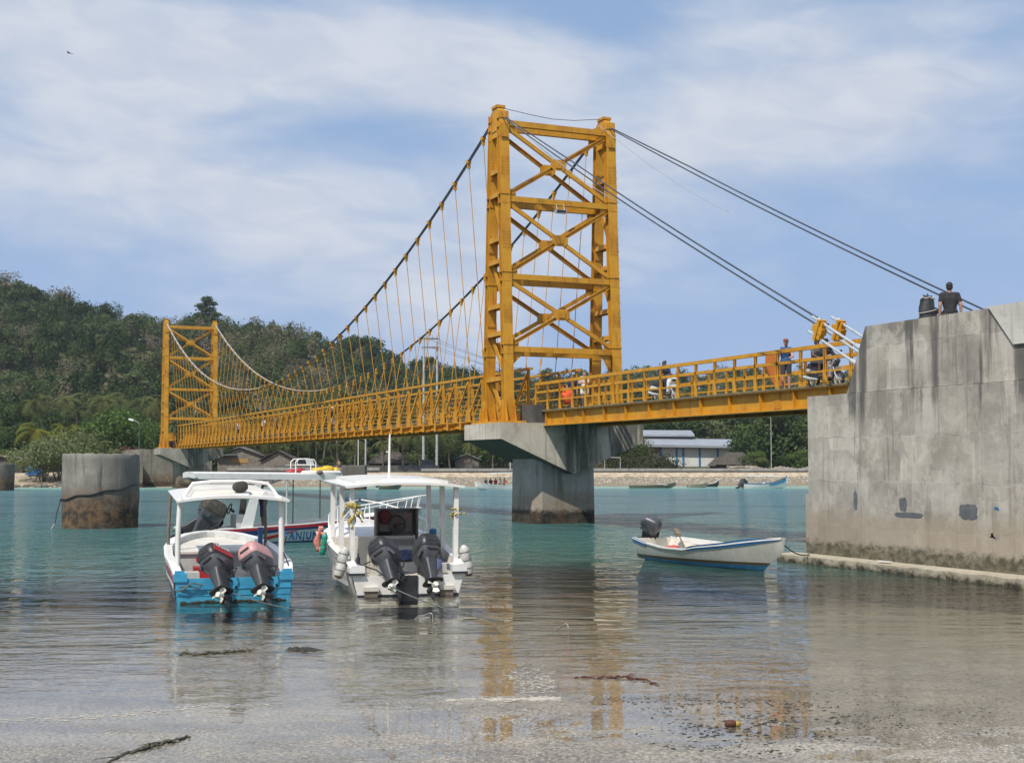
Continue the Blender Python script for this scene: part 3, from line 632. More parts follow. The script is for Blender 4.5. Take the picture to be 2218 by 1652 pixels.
make_pier(SPAN,'distant concrete pier with flared cap under the far yellow tower')
def round_pier(px,Yc,rad,top,label,dark=False,seed=0,sq=False):
    m=MB(); X=(px-CX)/F*Yc; n=40; rr=[]
    mt=concrete('old_pier_concrete',base=(.11,.10,.085) if dark else (.185,.172,.148),light=(.17,.155,.13) if dark else (.31,.29,.25),dark=(.075,.07,.06),stain=.8,algae=.75,warm=(.19,.125,.075),seed=seed,grime=1.0)
    rnp=random.Random(int(px)+3); n=72 if not sq else 40; jag=[rnp.uniform(-.05,.012) for _ in range(n)]
    for z,k in [(-1.5,.965),(0.0,.965)]+[(q*top/12,.965+.035*min(1,q/5)) for q in range(1,12)]+[(top-.06,1.0),(top,.975)]:
        rr.append([(rad*(k+rnp.uniform(-.006,.006)+.012*math.sin(3*a+z*2.1)*math.sin(z*3+a*5))*math.cos(a),rad*(k+rnp.uniform(-.006,.006))*math.sin(a),z+(jag[int(round(a/(2*PI)*n))%n] if z>top-.1 else 0)) for a in [2*PI*j/n for j in range(n)]] if not sq else
                  [(rad*k*a,rad*k*b,z) for a,b in ((-1,-1),(1,-1),(1,1),(-1,1))])
    m.ring_loft(rr); o=m.build('old_pier',mt,None,smooth=40,loc=(X,Yc,0)); tag(o,label,'bridge pier'); return o
op=round_pier(221,60.2,1.68,3.30,'thick round concrete pier stump wrapped by a black cable, left of the boats',seed=1.0)
rp=[]
for j in range(27):
    a=R(200+j*6); rp.append((1.71*math.cos(a),1.71*math.sin(a),1.22+.75*(j/26)**1.2+.04*math.sin(j*.9)))
m=MB().tube(rp,.035,6); m.tube([rp[0],(-1.70,-.75,.7),(-1.73,-.9,.2),(-1.95,-1.2,-.3)],.03,6)
MBo=m.build('loose_cable',BLACK,op)
round_pier(2,146,1.55,2.95,'dark round pier stump at the left edge of the water by the beach',True,4.0)
round_pier(768,150,1.3,2.75,'dark square pier stump in the channel seen between two boat roofs',True,7.0,True)
# ================================================================ near abutment
CA=concrete('abutment_concrete',base=(.40,.368,.315),light=(.55,.515,.455),dark=(.18,.165,.145),panels=True,stain=.55,algae=.62,warm=(.33,.26,.185),seed=0.0,alg=((.085,.078,.055),(.19,.165,.115)))
CAL=concrete('pale_concrete',base=(.44,.42,.375),light=(.55,.53,.48),dark=(.25,.24,.22),tide=False,stain=.4,seed=2.0)  # paler concrete tone for the wing plate
SLAB=concrete('slab_concrete',base=(.40,.37,.30),light=(.52,.48,.40),tide=True,algae=.12,stain=.3,seed=5.0,warm=(.36,.31,.22))
ab=thing('bridge_abutment','massive weathered concrete abutment with a sloped end wall at the right side','abutment',P0,TH)
TF=-4.5
def chamfer_block(x0,x1,y0,y1,z0,z1): return MB().bb(x0,x1,y0,y1,z0,z1)
chamfer_block(TF,4.5,-62,-27.2,-1.5,4.77).build('lower_block',CA,ab)
MB().prism([(-29.0,4.78),(-29.85,6.57),(-34.6,6.56),(-62,6.4),(-62,4.78)],'x',TF+.03,-1.75).build('anchor_wall',CA,ab)
MB().prism([(-29.0,4.78),(-29.85,6.57),(-34.6,6.56),(-62,6.4),(-62,4.78)],'x',1.75,4.4).build('anchor_wall',CA,ab)
MB().prism([(-34.55,6.60),(-35.35,5.62),(-62,5.5),(-62,6.45)],'x',TF-.03,-1.9).build('wing_plate',CAL,ab)
MB().bb(TF+.02,3.0,-27.3,-27.02,-1.5,1.95).build('corner_plinth',CA,ab)
sb=MB(); 
ys=np.linspace(-62,-26.4,60); sb.ring_loft([[(TF-.58+.03*math.sin(y*3.1)+.02*math.sin(y*7.7),y,-1.5),(TF-.55+.03*math.sin(y*3.1)+.02*math.sin(y*7.7),y,.21+.015*math.sin(y*5)),(TF+.01,y,.25),(TF+.01,y,-1.5)] for y in ys])
sb.build('base_slab',SLAB,ab)
o=MB().bb(TF-.40,TF-.28,-31.2,-30.7,.262,.29).build('timber_scrap',WHITE,None,loc=P0,rot=(0,0,TH)); tag(o,'small white plank lying on the edge of the abutment base slab','plank')
# dark repair patches and a grey smear on the wall face (flush stains, thin render coats)
REP=pm('dark_render_patch',(.10,.11,.12),(.15,.155,.16),5,.9,fine=.3)
def patch(px,py,w_,h_,seed,nm='render_patch'):
    d=ray(px,py); o=Vector((0,0,CAMZ)); pl=P0+BN*(TF-.004); k=((pl-o).dot(BN))/(d.dot(BN)); p=o+d*k; l=p-P0; s_=l.dot(BD); z=p.z
    rnd=random.Random(seed); pts=[]
    for j in range(28):
        a=2*PI*j/28; r_=(1+.10*rnd.uniform(-1,1)); q=4.0
        ca,sa=math.cos(a),math.sin(a); den=(abs(ca)**q+abs(sa)**q)**(1/q)
        pts.append((s_+w_/2*ca/den*r_, z+h_/2*sa/den*r_))
    MB().prism(pts,'x',TF-.006,TF+.01).build(nm,REP,ab)
patch(2096,1108,.62,.38,3); patch(1955,1092,.30,.34,5); patch(1968,1115,1.1,.14,8); patch(1852,1083,.16,.5,9)
o=MB().prism([(0,0),(.16,.03),(.13,.08),(.02,.07)],'x',-.004,.004).build('blue_tag',BLUE,None,loc=bw(TF-.006,-34.75,1.72),rot=(0,0,TH)); tag(o,'tiny blue mark stuck on the abutment wall near the right edge','marker')
# far abutment and approach embankment
fb_=thing('bridge_abutment','distant grey concrete abutment and retaining wall on the far shore behind the round pier stump','abutment',P0,TH)
MB().bb(-4.5,4.5,SPAN+9,SPAN+38,-.5,4.75).build('retaining_wall',CPD,fb_); MB().bb(-5.0,-4.52,SPAN+6,SPAN+9.5,-.5,3.4).build('wing_wall',CPD,fb_)
# ================================================================ outboard motors
LEGM=pm('dark_motor_leg',(.035,.037,.042),(.06,.062,.068),4,.5,fine=.3)
def outboard(parent, loc, tilt=45, roll=0, steer=0, sc=1.0, cover=COWL, cover2=COWL, stripe=None, prop=PROPW, big=False, name='outboard_motor'):
    ob=MB()
    rings=[rrect(0,.02,.15,.22,-.06,.08),rrect(0,.02,.22,.32,.05,.12),rrect(0,.01,.245,.365,.22,.14)]
    ob.ring_loft(rings); ob.cm=0
    for k in (-1,1): ob.prism([(-.30,.08),(-.10,.04),(.0,.15),(-.28,.19)],'x',k*.225,k*.250)
    o=ob.build(name,[COWL],parent,smooth=45,loc=loc,rot=Euler((R(-tilt),R(roll),0),'XYZ'))
    o.rotation_euler=(Matrix.Rotation(R(roll),3,'Y')@Matrix.Rotation(R(-tilt),3,'X')@Matrix.Rotation(R(steer),3,'Z')).to_euler(); o.scale=(sc,)*3
    cv=MB().ring_loft([rrect(0,.01,.245,.37,.225,.13),rrect(0,.0,.255,.38,.26,.13),rrect(0,-.005,.245,.37,.42,.14),rrect(0,.0,.215,.325,.54,.14),rrect(0,.02,.14,.23,.60,.11)])
    cvo=cv.build('cowl_cover',[cover],o,smooth=45)
    b=MB().bb(-.12,.12,-.388,-.36,.33,.385).bb(-.12,.12,-.365,-.33,.13,.175); b.build('air_vent',RUBBER,o)
    if stripe:
        s=MB()
        for k in (-1,1): s.prism([(-.33,.28),(.30,.28),(.28,.37),(-.32,.42)],'x',k*.245,k*.262)
        s.build('cowl_stripe',stripe,o)
        cu=bpy.data.curves.new('cowl_text','FONT'); cu.body='YAMAHA'; cu.size=.13; cu.extrude=.002; cu.align_x='CENTER'
        tmp=bpy.data.objects.new('tmp',cu); COL.objects.link(tmp); dg_=bpy.context.evaluated_depsgraph_get(); me=bpy.data.meshes.new_from_object(tmp.evaluated_get(dg_)); bpy.data.objects.remove(tmp)
        me.name='cowl_lettering'; me.materials.clear(); me.materials.append(WHITE)
        # the writing is on the side turned to the right of the boat
        l=link('cowl_lettering',me,o,(.245,-.02,.435),(PI/2-.20,0,PI/2))
    lg=MB().ring_loft([rrect(0,-.02,.15,.22,-.03,.08),rrect(0,-.05,.135,.20,-.18,.07),rrect(0,-.06,.10,.165,-.42,.06),rrect(0,-.06,.085,.17,-.60,.05)])
    lg.ring_loft([rrect(0,-.14,.19,.24,-.625,.1),rrect(0,-.14,.19,.24,-.60,.1)])
    lg.prism([(-.17,-.60),(.07,-.60),(.06,-.70),(.04,-.80),(-.02,-.98),(-.12,-1.0),(-.10,-.80),(-.17,-.72)],'x',-.022,.022)
    lg.tube([(0,.13,-.73),(0,.08,-.73),(0,-.08,-.73),(0,-.17,-.73)],[.03,.085,.09,.065],10)
    lg.build('drive_leg',[LEGM],o,smooth=45)
    p=MB().tube([(0,-.165,-.73),(0,-.2,-.73),(0,-.30,-.73)],[.068,.075,.06],10)
    for k in range(3):
        a=2*PI*k/3+.5; c_=Vector((math.cos(a),0,math.sin(a))); s_=Vector((-math.sin(a),0,math.cos(a)))
        bs=Vector((0,-.235,-.73)); p.ring_loft([[bs+c_*.05+s_*-.03+Vector((0,.03,0)),bs+c_*.05+s_*.03+Vector((0,-.03,0)),bs+c_*.16+s_*.085+Vector((0,-.03,0)),bs+c_*.185+Vector((0,0,0)),bs+c_*.15+s_*-.06+Vector((0,.035,0))],
                     [bs+c_*.05+s_*-.03+Vector((0,.042,0)),bs+c_*.05+s_*.03+Vector((0,-.018,0)),bs+c_*.16+s_*.085+Vector((0,-.018,0)),bs+c_*.185+Vector((0,.012,0)),bs+c_*.15+s_*-.06+Vector((0,.047,0))]])
    p.build('propeller',prop,o,smooth=40)
    k=MB().bb(-.12,-.09,.14,.36,-.28,.08).bb(.09,.12,.14,.36,-.28,.08).bb(-.09,.09,.12,.20,-.22,.04).bb(-.11,-.085,.30,.36,-.42,-.2).bb(.085,.11,.30,.36,-.42,-.2)
    k.tube([(.12,.2,.06),(.26,.3,.02),(.27,.12,-.22),(.14,.0,-.3)],.018,6)
    k.build('clamp_bracket',BLACK,o)
    return o
# ================================================================ hull builder
def lerp(a,b,k): return a+(b-a)*k
class Hull:
    def __init__(s, st, bulge=.03): s.st=st; s.bulge=bulge
    def at(s,y):
        st=s.st
        for i in range(len(st)-1):
            if y<=st[i+1][0] or i==len(st)-2:
                k=(y-st[i][0])/(st[i+1][0]-st[i][0]); k2=k
                return [lerp(a,b,k2) for a,b in zip(st[i],st[i+1])]
    def side(s,y,v,sg=1,off=0.0):
        q=s.at(y); x=lerp(q[1],q[3],v)+s.bulge*math.sin(PI*min(v,1))*min(1,q[1]*2)+off
        return Vector((sg*x,y,lerp(q[2],q[4],v)))
    def ring(s,y,nv=6):
        q=s.at(y); r_=[s.side(y,v,-1) for v in np.linspace(0,1,nv)]+[Vector((0,y,q[5]))]
        return r_+[s.side(y,v,1) for v in np.linspace(1,0,nv)]
    def build(s, root, hullm, linerm, rimm, transm=None, floor=.15, inner=.07, n=28, tr_top=None, open_y=None):
        y0,y1=s.st[0][0],s.st[-1][0]; ys=[y0+(y1-y0)*(1-(1-k)**1.5) for k in np.linspace(0,1,n)]
        MB().ring_loft([s.ring(y) for y in ys],False,True,False).build('hull',hullm,root,smooth=35)
        rg=[]
        for i,y in enumerate(ys):
            q=s.at(y); yy=min(max(y,y0+.06),y1-.12); w_=max(q[1]-inner,.012); wf=max(min(q[3]-inner*.6,w_),.008); fl=min(max(floor,q[5]+.06),q[2]-.03)
            rg.append([Vector((-w_,yy,q[2]+.012)),Vector((-lerp(w_,wf,.7),yy,lerp(q[2],fl,.7))),Vector((-wf,yy,fl)),Vector((wf,yy,fl)),Vector((lerp(w_,wf,.7),yy,lerp(q[2],fl,.7))),Vector((w_,yy,q[2]+.012))])
        MB().ring_loft(rg,False,True,False).build('liner',linerm,root,smooth=30)
        m=MB()
        for sg,i_ in ((-1,0),(1,5)):
            m.ring_loft([[s.side(y,0,sg)+Vector((0,0,.0)),s.side(y,0,sg)+Vector((sg*.025,0,-.01)),s.side(y,0,sg)+Vector((sg*.03,0,.03)),s.side(y,0,sg)+Vector((-sg*.01,0,.04)),r_[i_]+Vector((-sg*.015,0,.02)),r_[i_]+Vector((0,0,-.02))] for y,r_ in zip(ys,rg)])
        m.build('gunwale',rimm,root,smooth=35)
        if transm is not None:
            q=s.at(y0); tt=q[2] if tr_top is None else tr_top
            o=[p for p in s.ring(y0) if p.z<=q[2]+1]
            pts=[]
            for p in o: pts.append((p.x, min(p.z,tt)))
            MB().prism(pts,'y',y0-.012,y0+.10).build('transom',transm,root)
    def band(s,y0,y1,v0,v1,off,n=20,sgs=(-1,1)):
        m=MB()
        f0=v0 if callable(v0) else (lambda k:v0); f1=v1 if callable(v1) else (lambda k:v1)
        for sg in sgs:
            rr=[]
            for k in np.linspace(0,1,n):
                y=lerp(y0,y1,k); a,b=f0(k),f1(k)
                rr.append([s.side(y,a,sg,-.01),s.side(y,a,sg,off),s.side(y,(a+b)/2,sg,off),s.side(y,b,sg,off),s.side(y,b,sg,-.01)])
            m.ring_loft(rr)
        return m
def sag(p0,p1,drop,n=14):
    p0=Vector(p0);p1=Vector(p1); return [p0.lerp(p1,k)-Vector((0,0,4*drop*k*(1-k))) for k in np.linspace(0,1,n)]
def canopy(root, y0,y1,hw,z0,z1,th,camb,mat,name='canopy',taper=0.0,n=12,over=0):
    rr=[]
    for k in np.linspace(0,1,9):
        y=lerp(y0,y1,k); z=lerp(z0,z1,k); w_=hw*(1-taper*abs(2*k-1)**3); top=[];bot=[]
        for u in np.linspace(-1,1,n):
            c_=camb*(1-u*u); top.append((w_*u,y,z+c_+th)); bot.append((w_*u*.985,y,z+c_*.9))
        rr.append(top+bot[::-1])
    return MB().ring_loft(rr).build(name,mat,root,smooth=35)
def local(root,v): return root.matrix_basis@Vector(v)
# ================================================================ blue-transom boat
b1=thing('motor_boat','small covered motor boat with bright blue transom and two tilted outboards, nearest on the left','boat',(-5.69,27.5,0),R(17))
h1=Hull([(0,1.17,.56,1.13,-.02,-.25),(.5,1.23,.74,1.12,-.02,-.28),(2,1.27,.82,1.12,.0,-.3),(3.5,1.22,.93,1.0,.05,-.28),(4.8,1.02,1.03,.72,.14,-.22),(5.6,.72,1.09,.40,.3,-.1),(6.1,.36,1.12,.14,.55,.2),(6.3,.06,1.13,.03,.8,.6)])
h1.build(b1,DKHULL,GREYIN,WHITE,None,floor=.14,inner=.14)
tp=[(-1.18,.66),(-1.0,.66),(-.92,.50),(.92,.50),(1.0,.66),(1.18,.66),(1.16,.30),(1.13,.0),(1.1,-.2),(-1.1,-.2),(-1.13,0),(-1.16,.3)]
tr_=MB().prism(tp,'y',-.06,.0); tr_.bb(-1.19,1.19,-.075,-.061,.28,.30).bb(-1.18,1.18,-.07,-.061,.15,.16); tr_.bb(-1.2,-.93,-.09,.25,.44,.60).bb(.93,1.2,-.09,.25,.44,.60); tr_.build('transom',CYAN,b1)
MB().bb(-.92,.92,.002,.34,.14,.47).build('motor_well',CREAM,b1)
m=MB(); 
for x in np.linspace(-1.0,1.0,22): m.ell((x,-.066,.02+.012*math.sin(x*9)),(.07,.012,.03+.012*math.sin(x*23)),8,5)
m.build('waterline_growth',pm('dark_growth',(.02,.022,.015),(.05,.05,.03),14,.9),b1)
h1.band(.15,5.6,.25,.285,.012).build('side_stripe',RED,b1); h1.band(.15,5.8,.02,.12,.014).build('rub_strip',GREYIN,b1); h1.band(.15,5.2,.42,.50,.012).build('side_stripe',GREYIN,b1)
MB().prism([(-1.08,.14),(1.08,.14),(1.1,.80),(-1.1,.80)],'y',3.6,3.68).build('bulkhead',GREYIN,b1)
fd=MB(); rr=[]
for y in (3.55,4.4,5.2,5.9,6.15):
    q=h1.at(y); w_=max(q[1]-.16,.03); rr.append([(-w_,y,q[2]-.12),(w_,y,q[2]-.12),(w_,y,q[2]-.17),(-w_,y,q[2]-.17)])
fd.ring_loft(rr); fd.build('foredeck',CREAM,b1)
MB().bb(-1.08,-.55,2.0,2.5,.14,.46).bb(.55,1.08,2.0,2.5,.14,.46).build('bench',GREYIN,b1)
MB().bb(-.62,.1,2.7,3.2,.14,.52).build('fuel_box',RED,b1); MB().bb(.25,.75,2.6,3.0,.14,.50).build('storage_box',WHITE,b1)
canopy(b1,.22,3.95,1.16,2.02,2.16,.045,.10,WHITE)
rr=[]
for y,w_,z in ((.75,.70,2.17),(.95,.80,2.245),(3.0,.78,2.33),(3.4,.70,2.29)): rr.append([(-w_,y,z-.09),(-w_*.92,y,z),(-w_*.4,y,z+.03),(w_*.4,y,z+.03),(w_*.92,y,z),(w_,y,z-.09)])
MB().ring_loft(rr).build('roof_hatch',CREAM,b1,smooth=30)
MB().tube([(-.98,.95,2.10),(-.86,1.02,2.28),(-.78,1.05,2.40),(-.4,1.05,2.44),(.4,1.05,2.44),(.78,1.05,2.40),(.90,1.02,2.26),(1.0,.95,2.10)],.042,8).build('roof_rail',WHITE,b1,smooth=60)
t_=MB().bb(.02,.34,.55,.80,2.17,2.20); t_.build('roof_tray',WHITE,b1)
o=MB().ell((0,0,.10),(.17,.14,.12),14,8).ell((.04,.02,.14),(.12,.1,.09),12,6).build('bundle',pm('dark_net_bundle',(.04,.033,.028),(.07,.06,.05),16,.95,bump=.8,bdist=.03),None,True,loc=local(b1,(.17,.68,2.23))); tag(o,'dark brown bundle of netting sitting on the roof tray of the blue boat','bundle')
for x,y,mt,w_ in ((-1.10,.45,WHITE,.055),(1.02,.45,WHITE,.06),(-1.14,3.7,BROWNP,.036),(1.06,3.7,BROWNP,.036)):
    z0=h1.at(y)[2]; MB().tube([(x,y,z0-.2),(x*1.0,y,1.3),(x*.97,y,2.14)],[w_*1.05,w_,w_*.9],8).build('roof_post',mt,b1,smooth=60)
MB().tube([(-.05,3.5,.3),(-.05,3.5,1.0)],.025,6).build('short_post',CREAM,b1); MB().tube([(.93,3.62,.95),(.93,3.62,1.35)],.055,8).build('rod_holder',BLUE,b1)
outboard(b1,(-.30,.02,.64),40,-14,-36,.95,BLACK,stripe=RED); outboard(b1,(.52,.02,.66),40,-14,-36,.95,PINK)
MB().tube([(-1.1,-.1,.34),(-.9,-.14,.36),(-.7,-.12,.30),(-.62,-.14,.38),(-.85,-.16,.42),(-1.0,-.14,.3),(-1.15,-.1,.25)],.016,6).build('rope_coil',ROPE,b1)
MB().tube([(1.12,.45,1.3),(1.04,.42,1.0),(1.1,.4,.86),(1.18,.2,.6)],.014,6).build('tie_rope',BLACK,b1)
# ================================================================ white twin-outboard boat
b2=thing('motor_boat','white covered motor boat with two black outboards and curved white roof, moored in the middle','boat',(-2.23,28.9,0),R(15))
h2=Hull([(0,1.22,.56,1.08,-.02,-.28),(.5,1.27,.72,1.10,-.02,-.30),(2,1.34,.86,1.12,0,-.3),(3.6,1.36,1.02,1.05,.06,-.3),(5,1.18,1.14,.78,.16,-.24),(6.2,.78,1.24,.38,.36,-.08),(6.9,.34,1.30,.12,.65,.25),(7.15,.05,1.32,.03,.9,.7)])
h2.build(b2,WHITE,CREAM,WHITE,None,floor=.16,inner=.15)
MB().prism([(-1.23,.50),(-.95,.50),(-.88,.42),(-.2,.42),(-.2,-.2),(.2,-.2),(.2,.42),(.88,.42),(.95,.50),(1.23,.50),(1.09,-.02),(1.05,-.25),(-1.05,-.25),(-1.09,-.02)],'y',-.05,.0).build('transom',WHITE,b2)
MB().bb(-.95,.95,.002,.55,.2,.43).build('motor_well',CREAM,b2)
MB().bb(-.195,.195,-.075,-.045,-.1,.43).build('rubber_mat',BLACK,b2)
MB().bb(-1.10,-.20,-.062,-.045,-.05,.035).build('waterline_stain',BLACK,b2); MB().bb(.20,1.10,-.062,-.045,-.05,.035).build('waterline_stain',BLACK,b2)
for sg in (-1,1):
    MB().prism([(sg*1.27,.50),(sg*.95,.50),(sg*.95,.64),(sg*1.22,.66),(sg*1.27,.60)],'y',-.1,.5).build('quarter_block',WHITE,b2)
    MB().bb(min(sg*1.29,sg*.95),max(sg*1.29,sg*.95),-.12,.02,.455,.498).build('rubber_strip',BLACK,b2)
    MB().bb(min(sg*.66,sg*.98),max(sg*.66,sg*.98),-.16,-.05,.12,.21).build('trim_step',CREAM,b2)
    MB().bb(min(sg*.68,sg*.96),max(sg*.68,sg*.96),-.13,-.052,.0,.12).build('step_bracket',BROWNP,b2)
    h2.band(.2,6.6,.04,.16,.016,sgs=(sg,)).build('rub_strip',GREYIN,b2)
fd=MB(); rr=[]
for y in (3.0,4.4,5.4,6.4,6.95):
    q=h2.at(y); w_=max(q[1]-.13,.03); z=q[2]+.02+.05*(1-abs(y-4.7)/2.3); rr.append([(-w_,y,z-.05),(-w_*.6,y,z+.06),(w_*.6,y,z+.06),(w_,y,z-.05),(w_,y,z-.12),(-w_,y,z-.12)])
fd.ring_loft(rr); fd.build('foredeck',WHITE,b2,smooth=40)
MB().bb(-1.24,-.20,2.55,3.02,.16,1.12).build('cabin_front',CREAM,b2); MB().bb(-.95,-.45,2.535,2.55,.30,.86).build('cabin_door',CREAM,b2)
MB().bb(-.80,-.72,2.52,2.535,.56,.62).build('door_latch',BROWNP,b2)
cs=MB().bb(-.16,.70,3.0,3.1,.16,1.12).bb(-.16,.70,2.75,3.0,.16,.72); cs.build('console',CREAM,b2)
ws=MB().bb(-.20,.74,3.10,3.14,1.12,1.74); ws.build('windscreen',GLASS,b2)
MB().bb(-.24,-.20,2.9,3.16,1.0,1.74).bb(.74,.78,2.9,3.16,1.0,1.74).bb(-.24,.78,2.98,3.16,1.742,1.77).build('console_frame',BROWNP,b2)
MB().bb(-.12,.66,3.085,3.099,1.22,1.66).build('console_panel',BROWNP,b2)
MB().tube([(.27+.20*math.cos(a),2.93+.05*math.sin(a),1.40+.19*math.sin(a)) for a in np.linspace(0,2*PI,22)],.022,6).tube([(.09,2.94,1.40),(.45,2.94,1.40)],.016,6).tube([(.27,2.94,1.40),(.27,2.95,1.22)],.02,6).tube([(.27,2.93,1.40),(.27,3.1,1.32)],.035,6).bb(.17,.37,2.95,3.05,1.15,1.29).build('steering_wheel',BLACK,b2)
o=MB().ell((0,0,0),(.17,.05,.17),12,8).build('red_bag',pm('dark_red_bag',(.16,.025,.025),(.1,.02,.02),8,.8,bump=.6,bdist=.03),None,True,loc=local(b2,(.0,3.04,1.56))); tag(o,'dark red bag hanging inside the dark console of the white boat','bag')
MB().bb(-.36,.95,1.75,2.3,.16,.58).build('helm_seat',GREYIN,b2); MB().bb(.95,1.2,.9,2.9,.16,.60).build('side_bench',GREYIN,b2); MB().bb(-1.2,-.95,.9,2.5,.16,.5).build('side_bench',GREYIN,b2)
# canopy: arched roof with a raised middle panel
canopy(b2,.30,4.3,1.33,2.29,2.37,.045,.085,WHITE)
rr=[]
for y,w_ in ((.55,.98),(.62,1.05),(3.9,1.05),(4.0,.98)):
    tp_=[];bt_=[]
    for u in np.linspace(-1,1,12):
        c_=.085*(1-(u*w_/1.33)**2); z=lerp(2.29,2.37,(y-.3)/4)
        tp_.append((u*w_,y,z+c_+.115)); bt_.append((u*w_,y,z+c_+.03))
    rr.append(tp_+bt_[::-1])
MB().ring_loft(rr).build('roof_panel',WHITE,b2,smooth=30)
MB().tube([(.02,2.6,2.5),(.02,2.6,2.95),(.03,2.6,3.52)],[.03,.026,.018],6).tube([(-.06,2.6,3.1),(.02,2.6,3.1)],.012,5).build('aerial',WHITE,b2)
for sg in (-1,1):
    for y in (.50,2.0,3.6):
        x=sg*(1.14 if y<1 else 1.18); z0=h2.at(y)[2]
        MB().bar((x,y,z0-.12),(sg*1.16,y,lerp(2.30,2.38,(y-.3)/4)+.03),.10,.13,(1,0,0)).build('roof_post',WHITE,b2)
# bow rail
m=MB(); top=[]
for sg in (-1,1):
    tp_=[(sg*max(h2.at(y)[1]-.1,.05),y,h2.at(y)[2]+.34+.06*(y-3.6)) for y in np.linspace(3.7,7.1,10)]
    m.tube([(sg*1.22,3.5,1.04)]+tp_,.02,6)
    for y in (4.3,5.2,6.1,6.9): q=h2.at(y); x=sg*max(q[1]-.1,.05); m.tube([(x,y,q[2]+.0),(x,y,q[2]+.34+.06*(y-3.6))],.018,6)
m.build('bow_rail',WHITE,b2,smooth=60)
outboard(b2,(-.44,-.02,.70),38,-14,-34,.95,BLACK); outboard(b2,(.42,-.02,.72),34,0,12,.95,BLACK)
o=MB().ell((0,0,0),(.42,.25,.10),16,8).ell((.25,.05,.06),(.30,.2,.10),14,7).ell((-.3,-.1,-.03),(.2,.2,.09),12,6).ell((.45,.0,.1),(.16,.14,.10),12,6).build('tarpaulin',CLOTHB,None,True,loc=local(b2,(.15,2.05,.70)),rot=(.1,.1,R(15))); tag(o,'crumpled blue tarpaulin lying over the helm seat of the white boat','tarpaulin')
o=MB().ell((0,0,0),(.16,.5,.09),14,8).build('tarpaulin',CLOTHB,None,True,loc=local(b2,(.86,1.2,.62)),rot=(.35,.2,R(5))); tag(o,'narrow fold of blue tarpaulin beside the upright black outboard','tarpaulin')
def jug(loc,rot,label,mat=JUG,r=.115,L=.58,dk=True):
    o=MB().tube([(0,0,-.02),(0,0,.0),(0,0,.1),(0,0,L*.45),(0,0,L*.5),(0,0,L*.55),(0,0,L*.9),(0,0,L),(0,0,L+.05)],[r*.6,r*.92,r,r,r*.88,r,r,r*.7,r*.3],14).build('fender',mat,None,smooth=50,loc=loc,rot=rot)
    tag(o,label,'boat fender')
    if dk: MB().ell((0,0,-.03),(r*.72,r*.72,.04),10,5).build('dark_end',BROWNP,o)
    m=MB()
    for z in (.12,L*.5,L*.82): m.tube([(r*1.02*math.cos(a),r*1.02*math.sin(a),z) for a in np.linspace(0,2*PI,14)],.008,5)
    m.build('lashing',ROPE,o); return o
jug(local(b2,(-1.44,.45,.42)),(0,R(14),R(15)),'dirty white plastic jug fender tied to the left side of the white boat')
jug(local(b2,(1.42,.35,.42)),(0,R(-12),R(15)),'dirty white plastic jug fender tied to the right side of the white boat')
jug(local(b2,(-1.50,2.85,.72)),(0,R(8),R(15)),'green plastic bottle fender hanging off the left side of the white boat',GREEN,.068,.46,False)
o=MB()
for x0,z0,z1,w_ in ((-.075,.22,-.26,.075),(.07,.20,-.20,.07),(0,.34,.14,.06),(.01,-.16,-.34,.05)):
    o.ring_loft([[(x0+w_*math.cos(a)*(.8+.3*math.sin(k*7+x0*30))+.02*math.sin(k*9),.045*math.sin(a)*(1+.4*math.sin(k*5)),lerp(z0,z1,k)) for a in np.linspace(0,2*PI,10,False)] for k in np.linspace(0,1,7)])
o=o.build('life_jacket',pm('faded_orange_jacket',(.62,.17,.11),(.70,.45,.38),9,.8,bump=.5),None,True,loc=local(b2,(-1.46,3.55,1.0))); tag(o,'faded orange life jacket hanging left of the green bottle fender','life jacket')
def rag(loc,label,L=.55,w_=.09):
    m=MB(); rr=[]; rn=random.Random(int(L*100))
    for k in np.linspace(0,1,14): rr.append([( (w_*(.75+.35*math.sin(k*9+1)) *(1-.35*k))*math.cos(a)*(1+.3*math.sin(4*a+k*5))+.025*math.sin(k*5), (.06+.03*math.sin(k*13))*math.sin(a)*(1+.35*math.cos(3*a+9*k)), -L*k*(1+.05*math.cos(3*a))) for a in np.linspace(0,2*PI,16,False)])
    m.ring_loft(rr)
    for j in range(5):
        x0=rn.uniform(-.09,.09); l2=rn.uniform(.12,.3)*L*2; s_=rn.choice((-1,1))
        m.ring_loft([[(x0+s_*(.05+.13*k)+dx*.05*(1-.6*k)*math.cos(k*5+j),-.05-.03*math.sin(k*8+j)+dy,-.05-L*.35*(j%3)*.5-l2*k) for dx,dy in ((-1,0),(1,.01),(1,.018),(-1,.01))] for k in np.linspace(0,1,7)])
    tag(m.build('rag',CLOTHY,None,True,loc=loc,rot=(0,0,R(15))),label,'rag')
rag(local(b2,(-1.15,.48,1.98)),'yellow rag knotted round the left rear roof post of the white boat',.55,.10); rag(local(b2,(1.15,.50,1.85)),'olive yellow rag tied round the right rear roof post of the white boat',.22,.095)
o=MB().tube([(0,0,0),(0,0,.28),(0,0,.30)],[.085,.085,.05],12).build('water_can',BLUE,None,smooth=40,loc=local(b2,(1.04,2.5,1.0)),rot=(.06,.05,0)); tag(o,'blue plastic can on the right gunwale of the white boat','can')
o=MB().tube([(0,0,0),(0,0,.14),(0,0,.18),(0,0,.24)],[.042,.042,.016,.016],10).build('bottle',pm('brown_glass',(.03,.025,.04),(.02,.03,.08),5,.2),None,smooth=40,loc=local(b2,(-1.04,.3,.66))); tag(o,'small dark bottle standing on the left rear corner of the white boat','bottle')
